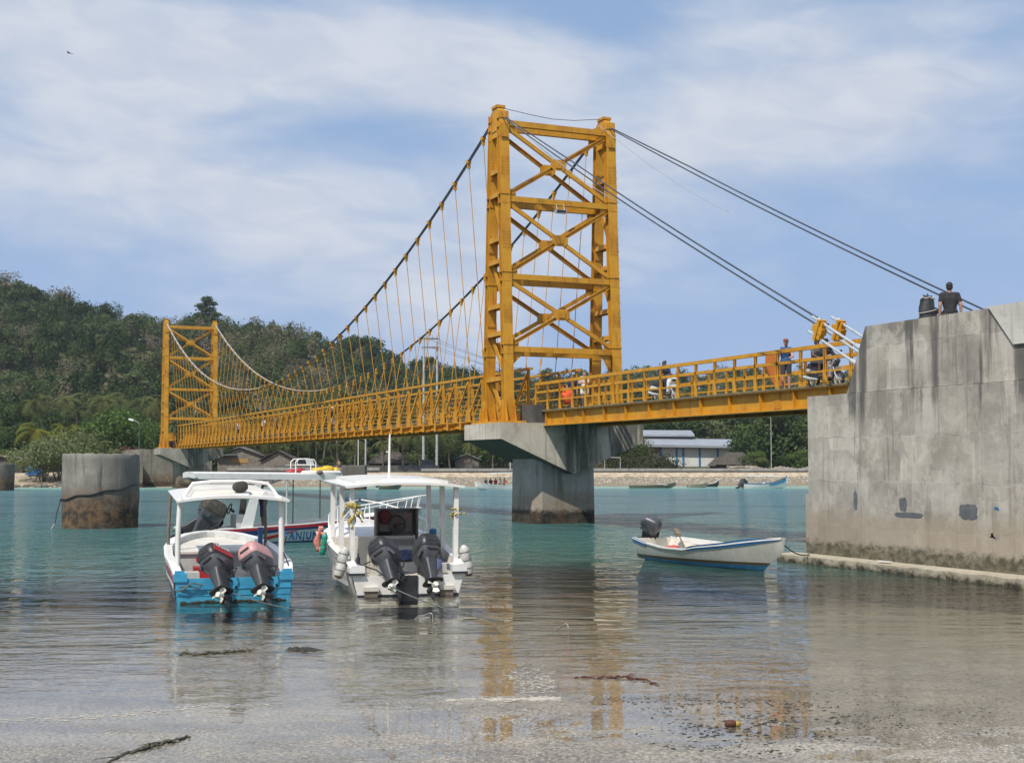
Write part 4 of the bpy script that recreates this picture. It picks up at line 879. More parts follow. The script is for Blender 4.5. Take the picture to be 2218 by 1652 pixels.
MB().tube([(-1.05,.3,.68),(-.9,.1,.62),(-.7,-.02,.56),(-.55,-.1,.44),(-.45,-.15,.4)],.016,6).tube([(-.9,.35,.66),(-.7,.3,.74),(-.5,.2,.7),(-.45,.0,.55)],.014,6).tube([(-.1,.1,.50),(.1,.12,.46),(.3,.1,.5)],.013,6).build('control_cables',BLACK,b2)
# ================================================================ passenger boat with the painted name
b3=thing('motor_boat','long white and pale green passenger boat with red and navy stripes and blue TANJUNG lettering','boat',(-10.88,47.9,0),R(-63.4))
h3=Hull([(0,.98,.50,.86,-.02,-.3),(1.5,1.04,.56,.90,-.02,-.32),(3.5,1.08,.66,.90,.0,-.32),(5.2,1.0,.80,.72,.08,-.28),(6.6,.74,.94,.40,.24,-.1),(7.6,.38,1.06,.14,.5,.2),(8.25,.05,1.14,.02,.85,.7)])
h3.build(b3,MINT,WHITE,WHITE,WHITE,floor=.16,inner=.12)
h3.band(0,8.1,.0,.15,.030).build('red_band',RED,b3); h3.band(0,8.1,.15,.27,.026).build('navy_band',NAVY,b3); h3.band(0,7.0,.90,1.0,.022).build('waterline_band',NAVY,b3)
h3.band(.1,2.7,lambda k:.27+.0*k,lambda k:.27+.45*(1-k)**1.3+.005,.018,sgs=(1,)).build('navy_swoosh',NAVY,b3)
h3.band(1.1,3.0,lambda k:.90-.62*k**.7,lambda k:.90-.60*k**1.6+.003,.021,sgs=(1,)).build('red_swoosh',RED,b3)
def hull_text(hull,root,body,y0,vmid,size,mat,sg=1):
    cu=bpy.data.curves.new('name_lettering','FONT'); cu.body=body; cu.size=size; cu.offset=.012; cu.space_character=1.25; cu.extrude=.0; cu.resolution_u=3
    tmp=bpy.data.objects.new('tmp',cu); COL.objects.link(tmp); me=bpy.data.meshes.new_from_object(tmp.evaluated_get(bpy.context.evaluated_depsgraph_get())); bpy.data.objects.remove(tmp)
    me.materials.clear(); me.materials.append(mat)
    for v in me.vertices:
        y=y0+v.co.x*.74; q=hull.at(y); vv=vmid-(v.co.y)/(q[2]-q[4]); v.co=hull.side(y,vv,sg,.024)
    return link('name_lettering',me,root)
hull_text(h3,b3,'TANJUNG',2.50,.82,.40,pm('letter_blue',(.02,.11,.33),(.03,.14,.36),5,.5),1)
canopy(b3,-.7,4.75,1.02,2.30,2.24,.20,.06,WHITE,taper=.12); MB().prism([(-.72,2.33),(-.2,2.45),(.4,2.43),(1.4,2.29),(.5,2.23),(-.2,2.26)],'x',-.9,.9).build('roof_lip',pm('roof_underside_teal',(.07,.22,.28),(.05,.17,.22),3,.4),b3)
for x,y0,y1 in ((.96,1.15,1.62),(-.96,.02,.62)): MB().bar((x,y0,.50),(x*.97,y1,2.30),.05,.42,(1,0,0),w1=.05,h1=.22).build('roof_arch',WHITE if x>0 else GREYIN,b3)
for x,y in ((.96,2.62),(-.95,3.45),(.93,4.5),(-.93,4.5)): MB().tube([(x,y,.55),(x,y,2.30)],.032 if y<3 else .024,8).build('roof_post',GREYIN if x>0 else BROWNP,b3)
MB().bb(-.45,.35,.95,1.3,.16,1.02).build('console',WHITE,b3); MB().prism([(1.28,1.0),(1.34,1.55),(1.30,1.55),(1.24,1.0)],'x',-.4,.3).build('windscreen',GLASS,b3)
MB().tube([(.05+.19*math.cos(a),.78+.06*math.sin(a),1.22+.18*math.sin(a)) for a in np.linspace(0,2*PI,20)],.022,6).tube([(-.12,.8,1.22),(.22,.8,1.22)],.016,6).tube([(.05,.8,1.22),(.05,.95,1.1)],.05,6).build('steering_wheel',BLACK,b3)
MB().bb(-.8,.8,.25,.75,.16,.56).build('stern_bench',WHITE,b3); MB().bb(-.85,.85,3.2,3.6,.16,.50).build('bench',WHITE,b3)
m=MB()
for sg in (-1,1):
    tp_=[(sg*max(h3.at(y)[1]-.06,.05),y,h3.at(y)[2]+.30+.05*(y-4.9)) for y in np.linspace(5.0,8.2,9)]
    m.tube([(sg*1.0,4.7,.78)]+tp_+[(sg*.05,8.5,1.62)],.022,6)
    for y in (5.3,6.2,7.0,7.7,8.1): q=h3.at(y); x=sg*max(q[1]-.06,.05); m.tube([(x,y,q[2]),(x,y+.1,q[2]+.30+.05*(y-4.9))],.018,6)
m.build('bow_rail',WHITE,b3,smooth=60)
fd=MB(); rr=[]
for y in (4.9,5.8,6.8,7.7,8.15):
    q=h3.at(y); w_=max(q[1]-.1,.03); rr.append([(-w_,y,q[2]-.02),(w_,y,q[2]-.02),(w_,y,q[2]-.08),(-w_,y,q[2]-.08)])
fd.ring_loft(rr); fd.build('foredeck',WHITE,b3)
outboard(b3,(.42,-.1,.86),28,0,0,1.25,pm('mottled_motor_cover',(.05,.043,.035),(.11,.10,.075),9,.9,fine=.3),big=True); outboard(b3,(-.42,-.1,.70),62,0,0,1.2,pm('dark_cover',(.022,.02,.02),(.05,.045,.04),9,.9),big=True)
MB().tube([(-.6,.1,.5),(-.6,.1,1.15)],.02,6).build('stern_light_pole',WHITE,b3)
o=MB().tube([(0,-.75,0),(0,-.7,0),(0,.7,0),(0,.75,0)],[.05,.085,.085,.05],12).build('fender',WHITE,None,smooth=50,loc=local(b3,(.85,3.95,2.50)),rot=(0,0,R(-63.4))); tag(o,'white tube fender lying on the edge of the passenger boat roof','boat fender')
o=MB().ell((0,0,0),(.13,.10,.09),12,6).build('float',BROWNP,None,True,loc=local(b3,(.95,3.85,2.52))); tag(o,'round grey brown float against the roof edge of the passenger boat','float')
def heap(name,label,cat,loc,mat,blobs,rz=0):
    m=MB()
    for c_,r_ in blobs: m.ell(c_,r_,12,7)
    return tag(m.build(name,mat,None,True,loc=loc,rot=(0,0,rz)),label,cat)
heap('kayak_bag','bright yellow bundle strapped on the passenger boat roof','bundle',local(b3,(.2,4.1,2.52)),pm('yellow_plastic',(.65,.45,.02),(.55,.36,.02),5,.5,bump=.5),[((0,0,.07),(.25,.34,.12)),((.0,.3,.1),(.2,.28,.15)),((0,.62,.05),(.16,.14,.14))],R(-63.4))
heap('life_ring','red life rings heaped on the passenger boat roof','life ring',local(b3,(0,3.15,2.5)),RED,[((0,0,.05),(.2,.3,.1)),((.05,.25,.07),(.2,.2,.12))],R(-63.4))
m=MB().tube([(.3,-.15,0),(.3,-.15,.42),(.3,-.05,.52),(.3,.25,.54),(.3,.55,.5),(.3,.62,.38),(.3,.62,0)],.024,6).tube([(-.3,-.15,0),(-.3,-.15,.42),(-.3,-.05,.52),(-.3,.25,.54),(-.3,.55,.5),(-.3,.62,.38),(-.3,.62,0)],.024,6)
o=m.build('rack',WHITE,None,loc=local(b3,(0,3.3,2.48)),rot=(0,0,R(-63.4))); tag(o,'thin white tubular hoop rack on the passenger boat roof','rack')
# ================================================================ small skiff
b4=thing('skiff','small cream and blue open skiff with a tilted grey outboard, moored beside the abutment','boat',(4.20,40.25,0),R(206.7))
h4=Hull([(0,.68,.62,.50,.06,-.05),(.7,.74,.52,.55,.0,-.12),(1.8,.82,.43,.60,-.05,-.20),(2.9,.82,.44,.54,-.06,-.24),(3.3,.80,.52,.50,-.06,-.24),(4.4,.64,.64,.32,-.05,-.24),(5.0,.46,.73,.14,-.05,-.2),(5.35,.34,.78,.04,.06,-.05),(5.75,.20,.83,.03,.34,.26),(6.25,.05,.88,.02,.62,.56)],.02)
t=NT('skiff_hull_paint'); zz=t.sep(t.coord('Object'))[2]; n=t.noise(t.coord('Object'),6,5,.6); col=t.mix(t.ss(n,.3,.7),(.50,.485,.43),(.43,.41,.36))
lv=t.math('ADD',zz,t.math('MULTIPLY',t.sep(t.coord('Object'))[1],-.012))
col=t.mix(t.ss(lv,.168,.160),col,(.075,.05,.025)); col=t.mix(t.ss(lv,.085,.078),col,t.mix(t.ss(n,.4,.65),(.015,.11,.24),(.03,.15,.27))); col=t.mix(t.ss(zz,.04,.0),col,(.03,.03,.02)); SKIFF=t.principled(col,.5)
h4.build(b4,SKIFF,CREAM,WHITE,CREAM,floor=.10,inner=.05)
h4.band(3.05,6.2,-.10,.10,.02).build('blue_rail',BLUE,b4); h4.band(0,.85,-.08,.16,.02).build('blue_rail',BLUE,b4)
rr=[]
for y in (3.0,4.0,5.0,5.8,6.1):
    q=h4.at(y); w_=max(q[1]-.03,.02); rr.append([(-w_,y,q[2]+.05),(w_,y,q[2]+.05),(w_,y,q[2]+.0),(-w_,y,q[2]+.0)])
MB().ring_loft(rr).build('foredeck',CREAM,b4)
MB().bb(-.68,.68,1.0,1.25,.28,.32).bb(-.72,.72,2.1,2.35,.26,.30).build('thwart',CREAM,b4); 
m=MB(); m.prism([(.3,.50),(2.7,.44),(3.0,.52),(2.7,.60),(.3,.66)],'x',-.74,-.70); m.build('side_board',WHITE,b4)
outboard(b4,(.05,-.05,.84),36,10,30,.80,COWL,stripe=None)
o=MB().tube([(0,0,0),(0,1.35,.18)],.022,6).prism([(1.3,.12),(1.85,.19),(1.85,.27),(1.3,.22)],'x',-.07,.07).build('paddle',WOOD,None,loc=local(b4,(.35,2.3,.42)),rot=(.12,0,R(206.7+155))); tag(o,'wooden paddle leaning across the seats of the skiff','paddle')
heap('life_jacket','red life jacket lying inside the skiff','life jacket',local(b4,(.45,1.7,.42)),pm('red_jacket',(.5,.07,.05),(.42,.05,.04),6,.8,bump=.5),[((0,0,0),(.16,.3,.07)),((.05,.3,.03),(.14,.2,.07))],R(200))
# ---- mooring lines
def rope(pts,label,r=.014,mat=ROPE): tag(MB().tube(pts,r,6).build('mooring_rope',mat),label,'rope')
rope(sag(local(b4,(0,6.2,.78)),bw(TF-.3,-27.6,.25),.12),'mooring rope from the skiff bow to the abutment base',.018)
rope(sag(local(b2,(-.55,-.45,.28)),atz(1090,1345,.03),.10,18),'thick mooring rope from the left outboard of the white boat down into the shallows')
rope(sag(local(b1,(-.05,-.42,.22)),atz(722,1327,.0),.08,18),'thin mooring line from the blue boat transom into the shallow water',.010)
# ================================================================ people
def skin_mesh(name, mb, mat, vox):
    me=mb.mesh(name+'_raw',mat); o=bpy.data.objects.new('tmp',me); COL.objects.link(o)
    md=o.modifiers.new('r','REMESH'); md.mode='VOXEL'; md.voxel_size=vox; md.use_smooth_shade=True
    sm=o.modifiers.new('s','SMOOTH'); sm.factor=.5; sm.iterations=2
    r=bpy.data.meshes.new_from_object(o.evaluated_get(bpy.context.evaluated_depsgraph_get())); bpy.data.objects.remove(o); r.name=name
    r.materials.clear(); r.materials.append(mat); r.polygons.foreach_set('material_index',[0]*len(r.polygons)); r.polygons.foreach_set('use_smooth',[True]*len(r.polygons)); return r
STAND=dict(pel=(0,0,.95),wai=(0,.0,1.10),che=(0,.01,1.30),nec=(0,.0,1.46),hea=(0,.02,1.605),sh=(.175,0,1.41),el=(.23,-.02,1.13),wr=(.235,.05,.88),hi=(.09,0,.92),kn=(.105,.02,.50),an=(.105,-.02,.08),to=(.13,.15,.03))
SITW=dict(pel=(0,0,.82),wai=(0,.0,.98),che=(0,.02,1.18),nec=(0,.03,1.34),hea=(0,.05,1.485),sh=(.18,.02,1.29),el=(.25,-.06,1.03),wr=(.25,-.03,.80),hi=(.09,.02,.81),kn=(.13,.46,.84),an=(.12,.88,.77),to=(.13,1.0,.90))
SEAT=dict(pel=(0,0,.86),wai=(0,.02,1.02),che=(0,.06,1.22),nec=(0,.08,1.38),hea=(0,.11,1.525),sh=(.175,.07,1.33),el=(.24,.22,1.10),wr=(.24,.46,1.04),hi=(.09,.02,.84),kn=(.17,.42,.80),an=(.15,.40,.38),to=(.16,.56,.34))
def person(label, loc, rz, pose=STAND, L={}, Rr={}, top=('t',TBLACK), bot=('shorts',TSTRIPE), skin=SKIN, hair=('short',HAIR), cap=None, sc=1.0, vox=.009, feet=None, group=None, lean=0.0):
    J={k:Vector(v) for k,v in pose.items()}
    def side(sg):
        D=L if sg<0 else Rr
        q={k:Vector((J[k].x*sg,J[k].y,J[k].z)) for k in ('sh','el','wr','hi','kn','an','to')}
        for k,v in D.items(): q[k]=Vector((v[0]*sg,v[1],v[2]))
        return q
    Ls,Rs=side(-1),side(1)
    if lean:
        for k in ('che','nec','hea'): J[k].y+=lean*(J[k].z-.95)
        for q in (Ls,Rs): q['sh'].y+=lean*.45
    b=MB()
    p,wv,c_,n_,h_=J['pel'],J['wai'],J['che'],J['nec'],J['hea']
    X=Vector((1,0,0))
    b.cap(p-X*.07,.115,p+X*.07,.115); b.cap(p,.13,wv,.118); b.cap(wv-X*.04,.11,c_-X*.06,.125); b.cap(wv+X*.04,.11,c_+X*.06,.125)
    b.cap(Ls['sh']*.8+c_*.2,.085,Rs['sh']*.8+c_*.2,.085); b.cap(c_,.12,n_,.058); b.cap(n_,.055,h_-Vector((0,.01,.06)),.055)
    b.ell(h_+Vector((0,-.012,.02)),(.075,.092,.098),14,10); b.ell(h_+Vector((0,.03,-.055)),(.052,.055,.062),12,8)
    b.ell(h_+Vector((0,.088,-.012)),(.013,.022,.022),8,6); b.ell(h_+Vector((0,.078,-.06)),(.028,.014,.012),8,6); b.ell(h_+Vector((0,.075,.035)),(.055,.018,.012),8,6)
    for sg in (-1,1): b.ell(h_+Vector((sg*.078,-.005,-.01)),(.012,.022,.032),8,6)
    for sg,q in ((-1,Ls),(1,Rs)):
        b.cap(q['sh'],.062,q['el'],.045); b.cap(q['el'],.045,q['wr'],.030)
        fd=(q['wr']-q['el']).normalized(); sd=Vector((1,0,0))-fd*fd.x; sd=sd.normalized() if sd.length>.1 else Vector((0,1,0)); up=fd.cross(sd)
        pm0=q['wr']+fd*.045; b.ell(pm0,(.03,.03,.045),8,6); k0=q['wr']+fd*.085
        fwd=Vector((0,1,0))-fd*fd.y; fwd=fwd.normalized() if fwd.length>.1 else sd; oth=fd.cross(fwd)
        for j,(o_,ln) in enumerate(((-.027,.066),(-.009,.078),(.009,.074),(.027,.058))):
            s0=k0+fwd*o_; m_=s0+fd*ln*.55+oth*(-sg*.006); b.cap(s0-fd*.02,.0105,m_,.0095,6); b.cap(m_,.0095,m_+fd*ln*.4-oth*sg*.016,.0085,6)
        b.cap(q['wr']+fd*.03-fwd*.02*-1,.012,q['wr']+fd*.075+fwd*.055,.0095,6)
        b.cap(q['hi'],.092,q['kn'],.058); b.cap(q['kn'],.056,q['an'],.036); b.cap(q['kn']*.65+q['an']*.35+Vector((0,-.012,0)),.054,q['an'],.036)
        b.cap(q['an']+Vector((0,-.03,-.03)),.036,q['to'],.028)
    root=link('person',skin_mesh('body',b,skin,vox),None,loc,(0,0,rz)); root.scale=(sc,)*3; tag(root,label,'person',group)
    if top:
        kind,m=top; s=MB()
        s.cap(p+Vector((0,0,.04))-X*.07,.125,p+Vector((0,0,.04))+X*.07,.125); s.cap(p+Vector((0,-.005,.03)),.15,wv,.138); s.cap(wv-X*.04,.124,c_-X*.06,.14); s.cap(wv+X*.04,.124,c_+X*.06,.14); s.cap(c_,.13,n_-Vector((0,0,.05)),.075)
        s.cap(Ls['sh']*.85+c_*.15,.09,Rs['sh']*.85+c_*.15,.09)
        for q in (Ls,Rs):
            if kind!='tank': s.cap(q['sh'],.076,q['sh'].lerp(q['el'],.62 if kind!='long' else 1.0),.064)
            if kind=='long': s.cap(q['el'],.056,q['wr'].lerp(q['el'],.1),.044)
            if kind=='dress': s.cap(q['hi']+Vector((0,0,.02)),.118,q['hi'].lerp(q['kn'],.55),.13)
        link('shirt' if kind!='dress' else 'dress',skin_mesh('shirt',s,m,max(vox,.012)),root)
    if bot:
        kind,m=bot; s=MB(); s.cap(p-X*.075-Vector((0,0,.03)),.125,p+X*.075-Vector((0,0,.03)),.125)
        for q in (Ls,Rs):
            s.cap(q['hi'],.108,q['hi'].lerp(q['kn'],.9 if kind=='shorts' else 1),.082)
            if kind=='long': s.cap(q['kn'],.074,q['an'].lerp(q['kn'],.08),.055)
        link('shorts' if kind=='shorts' else 'trousers',skin_mesh('shorts',s,m,max(vox,.012)),root)
    if hair:
        kind,m=hair; s=MB(); s.ell(h_+Vector((0,-.028,.045)),(.084,.092,.085),14,9); s.ell(h_+Vector((0,-.05,-.01)),(.078,.06,.075),12,8); s.ell(h_+Vector((0,.03,.085)),(.065,.06,.035),10,6)
        if kind=='long': s.cap(h_+Vector((0,-.06,.0)),.07,n_+Vector((0,-.07,-.10)),.065); 
        if kind=='beard': s.ell(h_+Vector((0,.05,-.085)),(.052,.05,.05),10,7)
        link('hair',skin_mesh('hair',s,m,max(vox,.010)),root)
    if cap:
        s=MB().ell(h_+Vector((0,-.01,.065)),(.093,.105,.075),14,8); s.ell(h_+Vector((0,.12,.045)),(.07,.08,.012),12,6); s.build('cap',cap,root,True)
    if feet:
        s=MB()
        for q in (Ls,Rs): s.cap(q['an']+Vector((0,-.04,-.035)),.045,q['to']+Vector((0,.02,0)),.04)
        s.build('shoes',feet,root,True)
    return root
def bl(px,t_,z,Z=None):  # bridge point showing at photo column px
    return bw(t_,b_s(px,t_),z)
face_cam=PI  # facing -y
AP=ZD+.045
person('man in black T-shirt seen from behind, sitting on top of the abutment wall',bl(2062,-3.75,5.82),R(-6),pose=SITW,skin=SKIN,sc=1.05)
w_=bl(2012,-3.6,7.14); o=MB(); rr=[]
for z,r_ in ((0,.26),(.1,.30),(.22,.27),(.4,.29),(.6,.255),(.8,.235),(.92,.22),(1.02,.14),(1.06,.05)):
    rr.append([(r_*math.cos(a)*(1+.06*math.sin(3*a+z*9)+.04*math.sin(7*a+z*21)),r_*.85*math.sin(a)*(1+.06*math.cos(5*a+z*11)),z) for a in np.linspace(0,2*PI,20,False)])
o.ring_loft(rr); o.ell((.24,-.06,.42),(.16,.13,.15),12,8); o.ell((-.18,-.05,.88),(.07,.07,.09),8,6); o.cap((.02,0,1.0),.05,(.03,0,1.14),.01,7); o.cap((-.08,0,1.0),.05,(-.12,0,1.08),.015,7); o.cap((.12,0,.98),.04,(.17,0,1.06),.012,7)
o=o.build('wrapped_statue',pm('black_plastic_sheet',(.016,.017,.018),(.035,.037,.04),7,.42,bump=.45,bdist=.04),None,True,loc=w_-Vector((0,0,.55)),rot=(0,0,.2)); tag(o,'lumpy black wrapped bundle tied with cord on top of the abutment wall','wrapped statue')
o.scale=(.80,.80,.66)
MB().tube([(.31*math.cos(a),.27*math.sin(a),.42+.10*math.cos(a-.3)) for a in np.linspace(0,2*PI,24)],.013,6).build('cord',TWHITE,o)
m=MB()
for j in range(10): a=R(200+j*17); m.ell((.24*math.cos(a),.2*math.sin(a),.93+.03*math.sin(j*2)),(.05,.03,.018),8,5)
for j in range(9): a=R(190+j*20); m.ell((.30*math.cos(a),.26*math.sin(a),.08+.04*math.sin(j*3)),(.10,.03,.025),8,5)
m.build('pale_wrapping',TWHITE,o)
pman=person('bearded man in rust cap and blue tank top carrying an orange board',bl(1703,-.75,AP),R(175),L=dict(sh=(.17,.06,1.38),el=(.20,.24,1.12),wr=(.12,.34,1.08)),Rr=dict(sh=(.18,.06,1.38),el=(.28,.14,1.08),wr=(.34,.20,.80)),lean=.12,top=('tank',TBLUE),skin=SKINL,hair=('beard',HAIRB),cap=CAPR,sc=1.03)
rr=[]
for k in np.linspace(0,1,12):
    w_=.27*math.sin(PI*(.08+.86*k))**.55; rr.append([(-w_,-.04,1.25*k),(w_,-.04,1.25*k),(w_*1.02,.0,1.25*k),(w_*.9,.04,1.25*k),(-w_*.9,.04,1.25*k),(-w_*1.02,0,1.25*k)])
o=MB().ring_loft(rr).build('paddle_board',ORANGEP,None,smooth=40,loc=bl(1686,-.45,AP+.25),rot=(R(10),R(-20),R(10))); tag(o,'faded orange rounded board held by the bearded man','board')
person('woman in pale striped dress with bare arms, standing by the railing near the tower',bl(1266,-.85,AP),R(150),L=dict(el=(.24,.08,1.16),wr=(.08,.27,1.16)),Rr=dict(el=(.24,.10,1.16),wr=(.06,.26,1.12)),top=('dress',TWHITE),bot=None,skin=SKINL,hair=('long',HAIRB),sc=.97)
person('person in navy top with an orange bag, standing beside the woman in the pale dress',bl(1239,-.35,AP),R(185),Rr=dict(el=(.25,.04,1.14),wr=(.30,.16,.93)),top=('t',TNAVY),bot=('shorts',TNAVY),skin=SKIN,hair=('short',HAIRB),sc=.96)
o=MB(); o.ell((0,0,0),(.30,.14,.38),16,10); o.cap((-.18,0,.2),.12,(-.30,0,.42),.02,8); o.cap((-.22,0,.0),.1,(-.42,0,.1),.02,8)
o=o.build('bag',ORANGE,None,True,loc=bl(1229,-.75,AP+.62),rot=(0,.1,TH)); tag(o,'bright neon orange bag carried by the person in navy','bag')
# ---- scooters
def scooter(label,loc,rz,col,lean=0):
    r_=thing('motor_scooter',label,'scooter',loc,rz)
    for y in (-.60,.63):
        wv=MB(); wv.tube([(0.0,y+.235*math.cos(a),.28+.235*math.sin(a)) for a in np.linspace(0,2*PI,26)],.05,8); wv=wv.build('wheel',RUBBER,r_,True)
        m=MB().tube([(-.03,y,.28),(.03,y,.28)],.05,10)
        for j in range(6): a=j*PI/3; m.bar((0,y,.28),(0,y+.2*math.cos(a),.28+.2*math.sin(a)),.03,.02)
        m.tube([(0,y+.19*math.cos(a),.28+.19*math.sin(a)) for a in np.linspace(0,2*PI,22)],.018,6); m.build('rim',STEEL,wv)
    b=MB(); b.ring_loft([rrect(0,y,.01,.01,z,.005) if False else [(-w_,y,z0),(w_,y,z0),(w_*1.05,y,(z0+z1)/2),(w_*.8,y,z1),(-w_*.8,y,z1),(-w_*1.05,y,(z0+z1)/2)] for y,w_,z0,z1 in ((-.95,.05,.66,.76),(-.75,.13,.50,.80),(-.45,.16,.40,.80),(-.1,.16,.34,.74),(.05,.15,.24,.40),(.28,.15,.24,.36))]); b.build('rear_body',BLACK,r_,smooth=40)
    f=MB(); f.ring_loft([[(-w_,y,z),(w_,y,z),(w_*.85,y+.09,z),(-w_*.85,y+.09,z)] for y,z,w_ in ((.28,.30,.16),(.36,.55,.20),(.38,.80,.20),(.36,.98,.14))]); f.prism([(.35,.62),(.55,.80),(.62,.92),(.45,1.02),(.36,.98)],'x',-.13,.13); f.prism([(.36,.50),(.70,.58),(.92,.52),(.86,.62),(.60,.68)],'x',-.07,.07); f.build('front_apron',col,r_,smooth=30)
    m=MB().prism([(-.86,.60),(-.30,.50),(-.15,.56),(-.75,.70)],'x',-.172,-.150).prism([(-.86,.60),(-.30,.50),(-.15,.56),(-.75,.70)],'x',.150,.172); m.build('side_panel',col,r_)
    MB().ring_loft([[(-w_,y,z),(w_,y,z),(w_*.7,y,z+.09),(-w_*.7,y,z+.09)] for y,z,w_ in ((-.82,.79,.10),(-.4,.76,.15),(-.02,.72,.13))]).build('seat',BLACK,r_,smooth=40)
    MB().tube([(-.34,.28,1.04),(-.2,.36,1.06),(0,.40,1.05),(.2,.36,1.06),(.34,.28,1.04)],.022,8).build('handlebar',BLACK,r_)
    for sg in (-1,1): MB().tube([(sg*.28,.34,1.06),(sg*.33,.38,1.2)],.012,5).ell((sg*.34,.38,1.24),(.07,.03,.045),10,6).build('mirror',BLACK,r_)
    MB().ell((0,.60,.86),(.10,.05,.06),12,7).build('headlight',GLASS,r_,True)
    for sg in (-1,1): MB().tube([(sg*.07,.45,.72),(sg*.07,.63,.28)],.025,8).build('fork',STEEL,r_)
    MB().tube([(.17,-.2,.30),(.2,-.55,.34),(.2,-.9,.42)],[.03,.055,.06],8).tube([(-.12,-.1,.22),(-.2,-.05,.02)],.018,6).build('exhaust',STEEL,r_)
    return r_
fwd=PI+TH   # heading back towards the abutment
p=bl(1441,-.35,AP); rz=fwd+R(6)
scooter('white and black motor scooter ridden alone along the approach span',p,rz,WHITE)
person('lone scooter rider in navy T-shirt and sunglasses on the white scooter',p-Vector((-math.sin(rz),math.cos(rz),0))*.15+Vector((0,0,.03)),rz,pose=SEAT,top=('t',TNAVY),bot=('long',TNAVY),skin=SKIND,sc=1.0)
p=bl(1789,-.30,AP); rz2=fwd+R(4)
scooter('black and white motor scooter carrying two people beside the cable anchors',p,rz2,pm('black_white_fairing',(.05,.05,.055),(.6,.6,.6),5,.35))
fv=Vector((-math.sin(rz2),math.cos(rz2),0))
person('scooter driver in dark shirt behind the yellow cable anchors',p-fv*.08+Vector((0,0,.02)),rz2,pose=SEAT,top=('long',TBLACK),bot=('shorts',TSTRIPE),skin=SKIN,cap=TBLACK)
person('scooter passenger in grey T-shirt and tan cap with hands on the driver',p-fv*.52+Vector((0,0,.06)),rz2,pose=SEAT,L=dict(el=(.25,.22,1.05),wr=(.14,.36,.98)),Rr=dict(el=(.25,.22,1.05),wr=(.14,.36,.98)),top=('t',TGREY),bot=('shorts',TSTRIPE),skin=SKIND,cap=TAN)
p=bl(1079,-.1,AP); scooter('dark motor scooter passing between the legs of the near tower',p,fwd,pm('dark_fairing',(.04,.035,.04),(.10,.03,.03),5,.4))
person('scooter rider in dark clothes between the legs of the near tower',p-Vector((-math.sin(fwd),math.cos(fwd),0))*.15,fwd,pose=SEAT,top=('t',TBLACK),bot=('shorts',TSTRIPE),skin=SKIN,vox=.012)
person('walker in black top and white cap halfway along the suspended span',bl(720,-.6,AP),R(170),top=('t',TBLACK),bot=('shorts',TWHITE),skin=SKIN,cap=TWHITE,vox=.014)
for px,nm,tp_ in ((570,'far walker in white shirt on the distant part of the span',TWHITE),(598,'far walker in grey shirt on the distant part of the span',TGREY),(516,'farthest walker in pale shirt near the far tower',TWHITE)):
    person(nm,bl(px,-.3,AP),R(160),top=('t',tp_),bot=('shorts',TBLACK),skin=SKIN,vox=.022)
person('seated person in pale shirt at the far bridge end, left of the far tower',bw(-.4,SPAN+14.5,5.0),fwd,top=('t',TWHITE),bot=('long',TBLACK),skin=SKIN,vox=.022)
person('person in black T-shirt and dark shorts standing with bent neck under the passenger boat roof',local(b3,(.1,2.0,.42)),R(95),L=dict(el=(.22,.18,1.08),wr=(.06,.27,1.0)),Rr=dict(el=(.22,.18,1.08),wr=(.06,.27,1.02)),top=('t',TBLACK),bot=('shorts',TNAVY),skin=SKIND,lean=.08,sc=1.02)
person('person in pale top crouching beside the thatched hut behind the sea wall',at(735,1012,186)+Vector((0,0,-.35)),R(60),pose=SEAT,top=('t',pm('peach_cloth',(.55,.3,.2),None,8,.9)),bot=('shorts',TSTRIPE),skin=SKINL,vox=.022,sc=.85)
# ================================================================ far boats
def simple_boat(label,loc,rz,L_,hw,sheer,matH,matL,motor=None,roof=None,rim=None,bow=.55,name='moored_boat'):
    r_=thing(name,label,'boat',loc,rz)
    h=Hull([(0,hw*.85,sheer,hw*.7,-.02,-.1),(L_*.3,hw,sheer*.95,hw*.75,-.02,-.15),(L_*.65,hw*.9,sheer*1.15,hw*.55,.0,-.15),(L_*.88,hw*.45,sheer*1.15+bow*.45,hw*.15,.12,0),(L_,.04,sheer*1.15+bow,.02,.4,.3)],.02)
    h.build(r_,matH,matL,rim or matH,matL,floor=.12,inner=.06,n=14); return r_,h
ye_=at(1405,1053,165); Yw=165
def sea(px,Yd): return Vector(((px-CX)/F*Yd,Yd,0))
OLDW=pm('green_old_wood',(.12,.15,.11),(.20,.18,.13),2,.8,fine=.4); CRW=pm('cream_old_wood',(.38,.34,.25),(.25,.21,.15),2,.8,fine=.3)
r_,_=simple_boat('long low old wooden boat with green cream planks by the far revetment',sea(1362,160),R(-88),5.6,.55,.36,OLDW,OLDW,rim=CRW,bow=.3)
heap('cargo_sheet','pale sheet piled in the old green wooden boat','sheet',r_.location+Vector((4.0,0,.40)),CREAM,[((0,0,0),(.7,.3,.12))])
simple_boat('small cream wooden canoe by the far revetment, second from the long green boat',sea(1487,164),R(-90),2.5,.42,.34,CRW,OLDW,rim=CRW,bow=.3,name='canoe')
simple_boat('small dark canoe with white bow at the foot of the revetment',sea(1523,170),R(-90),1.9,.42,.40,pm('dark_wood_hull',(.04,.045,.05),None,3,.7),OLDW,rim=WHITE,bow=.45,name='canoe')
r_,h_=simple_boat('blue and white speedboat with black outboards and white roof near the far revetment',sea(1607,158),R(-84),5.4,.85,.55,WHITE,WHITE,rim=BLUE,bow=.85,name='speedboat')
h_.band(3.0,5.2,.05,.45,.02).build('bow_stripe',pm('sky_blue_paint',(.10,.33,.52),None,4,.5),r_)
for x in (-.3,.3): outboard(r_,(x,-.1,.62),45,0,0,.95,BLACK)
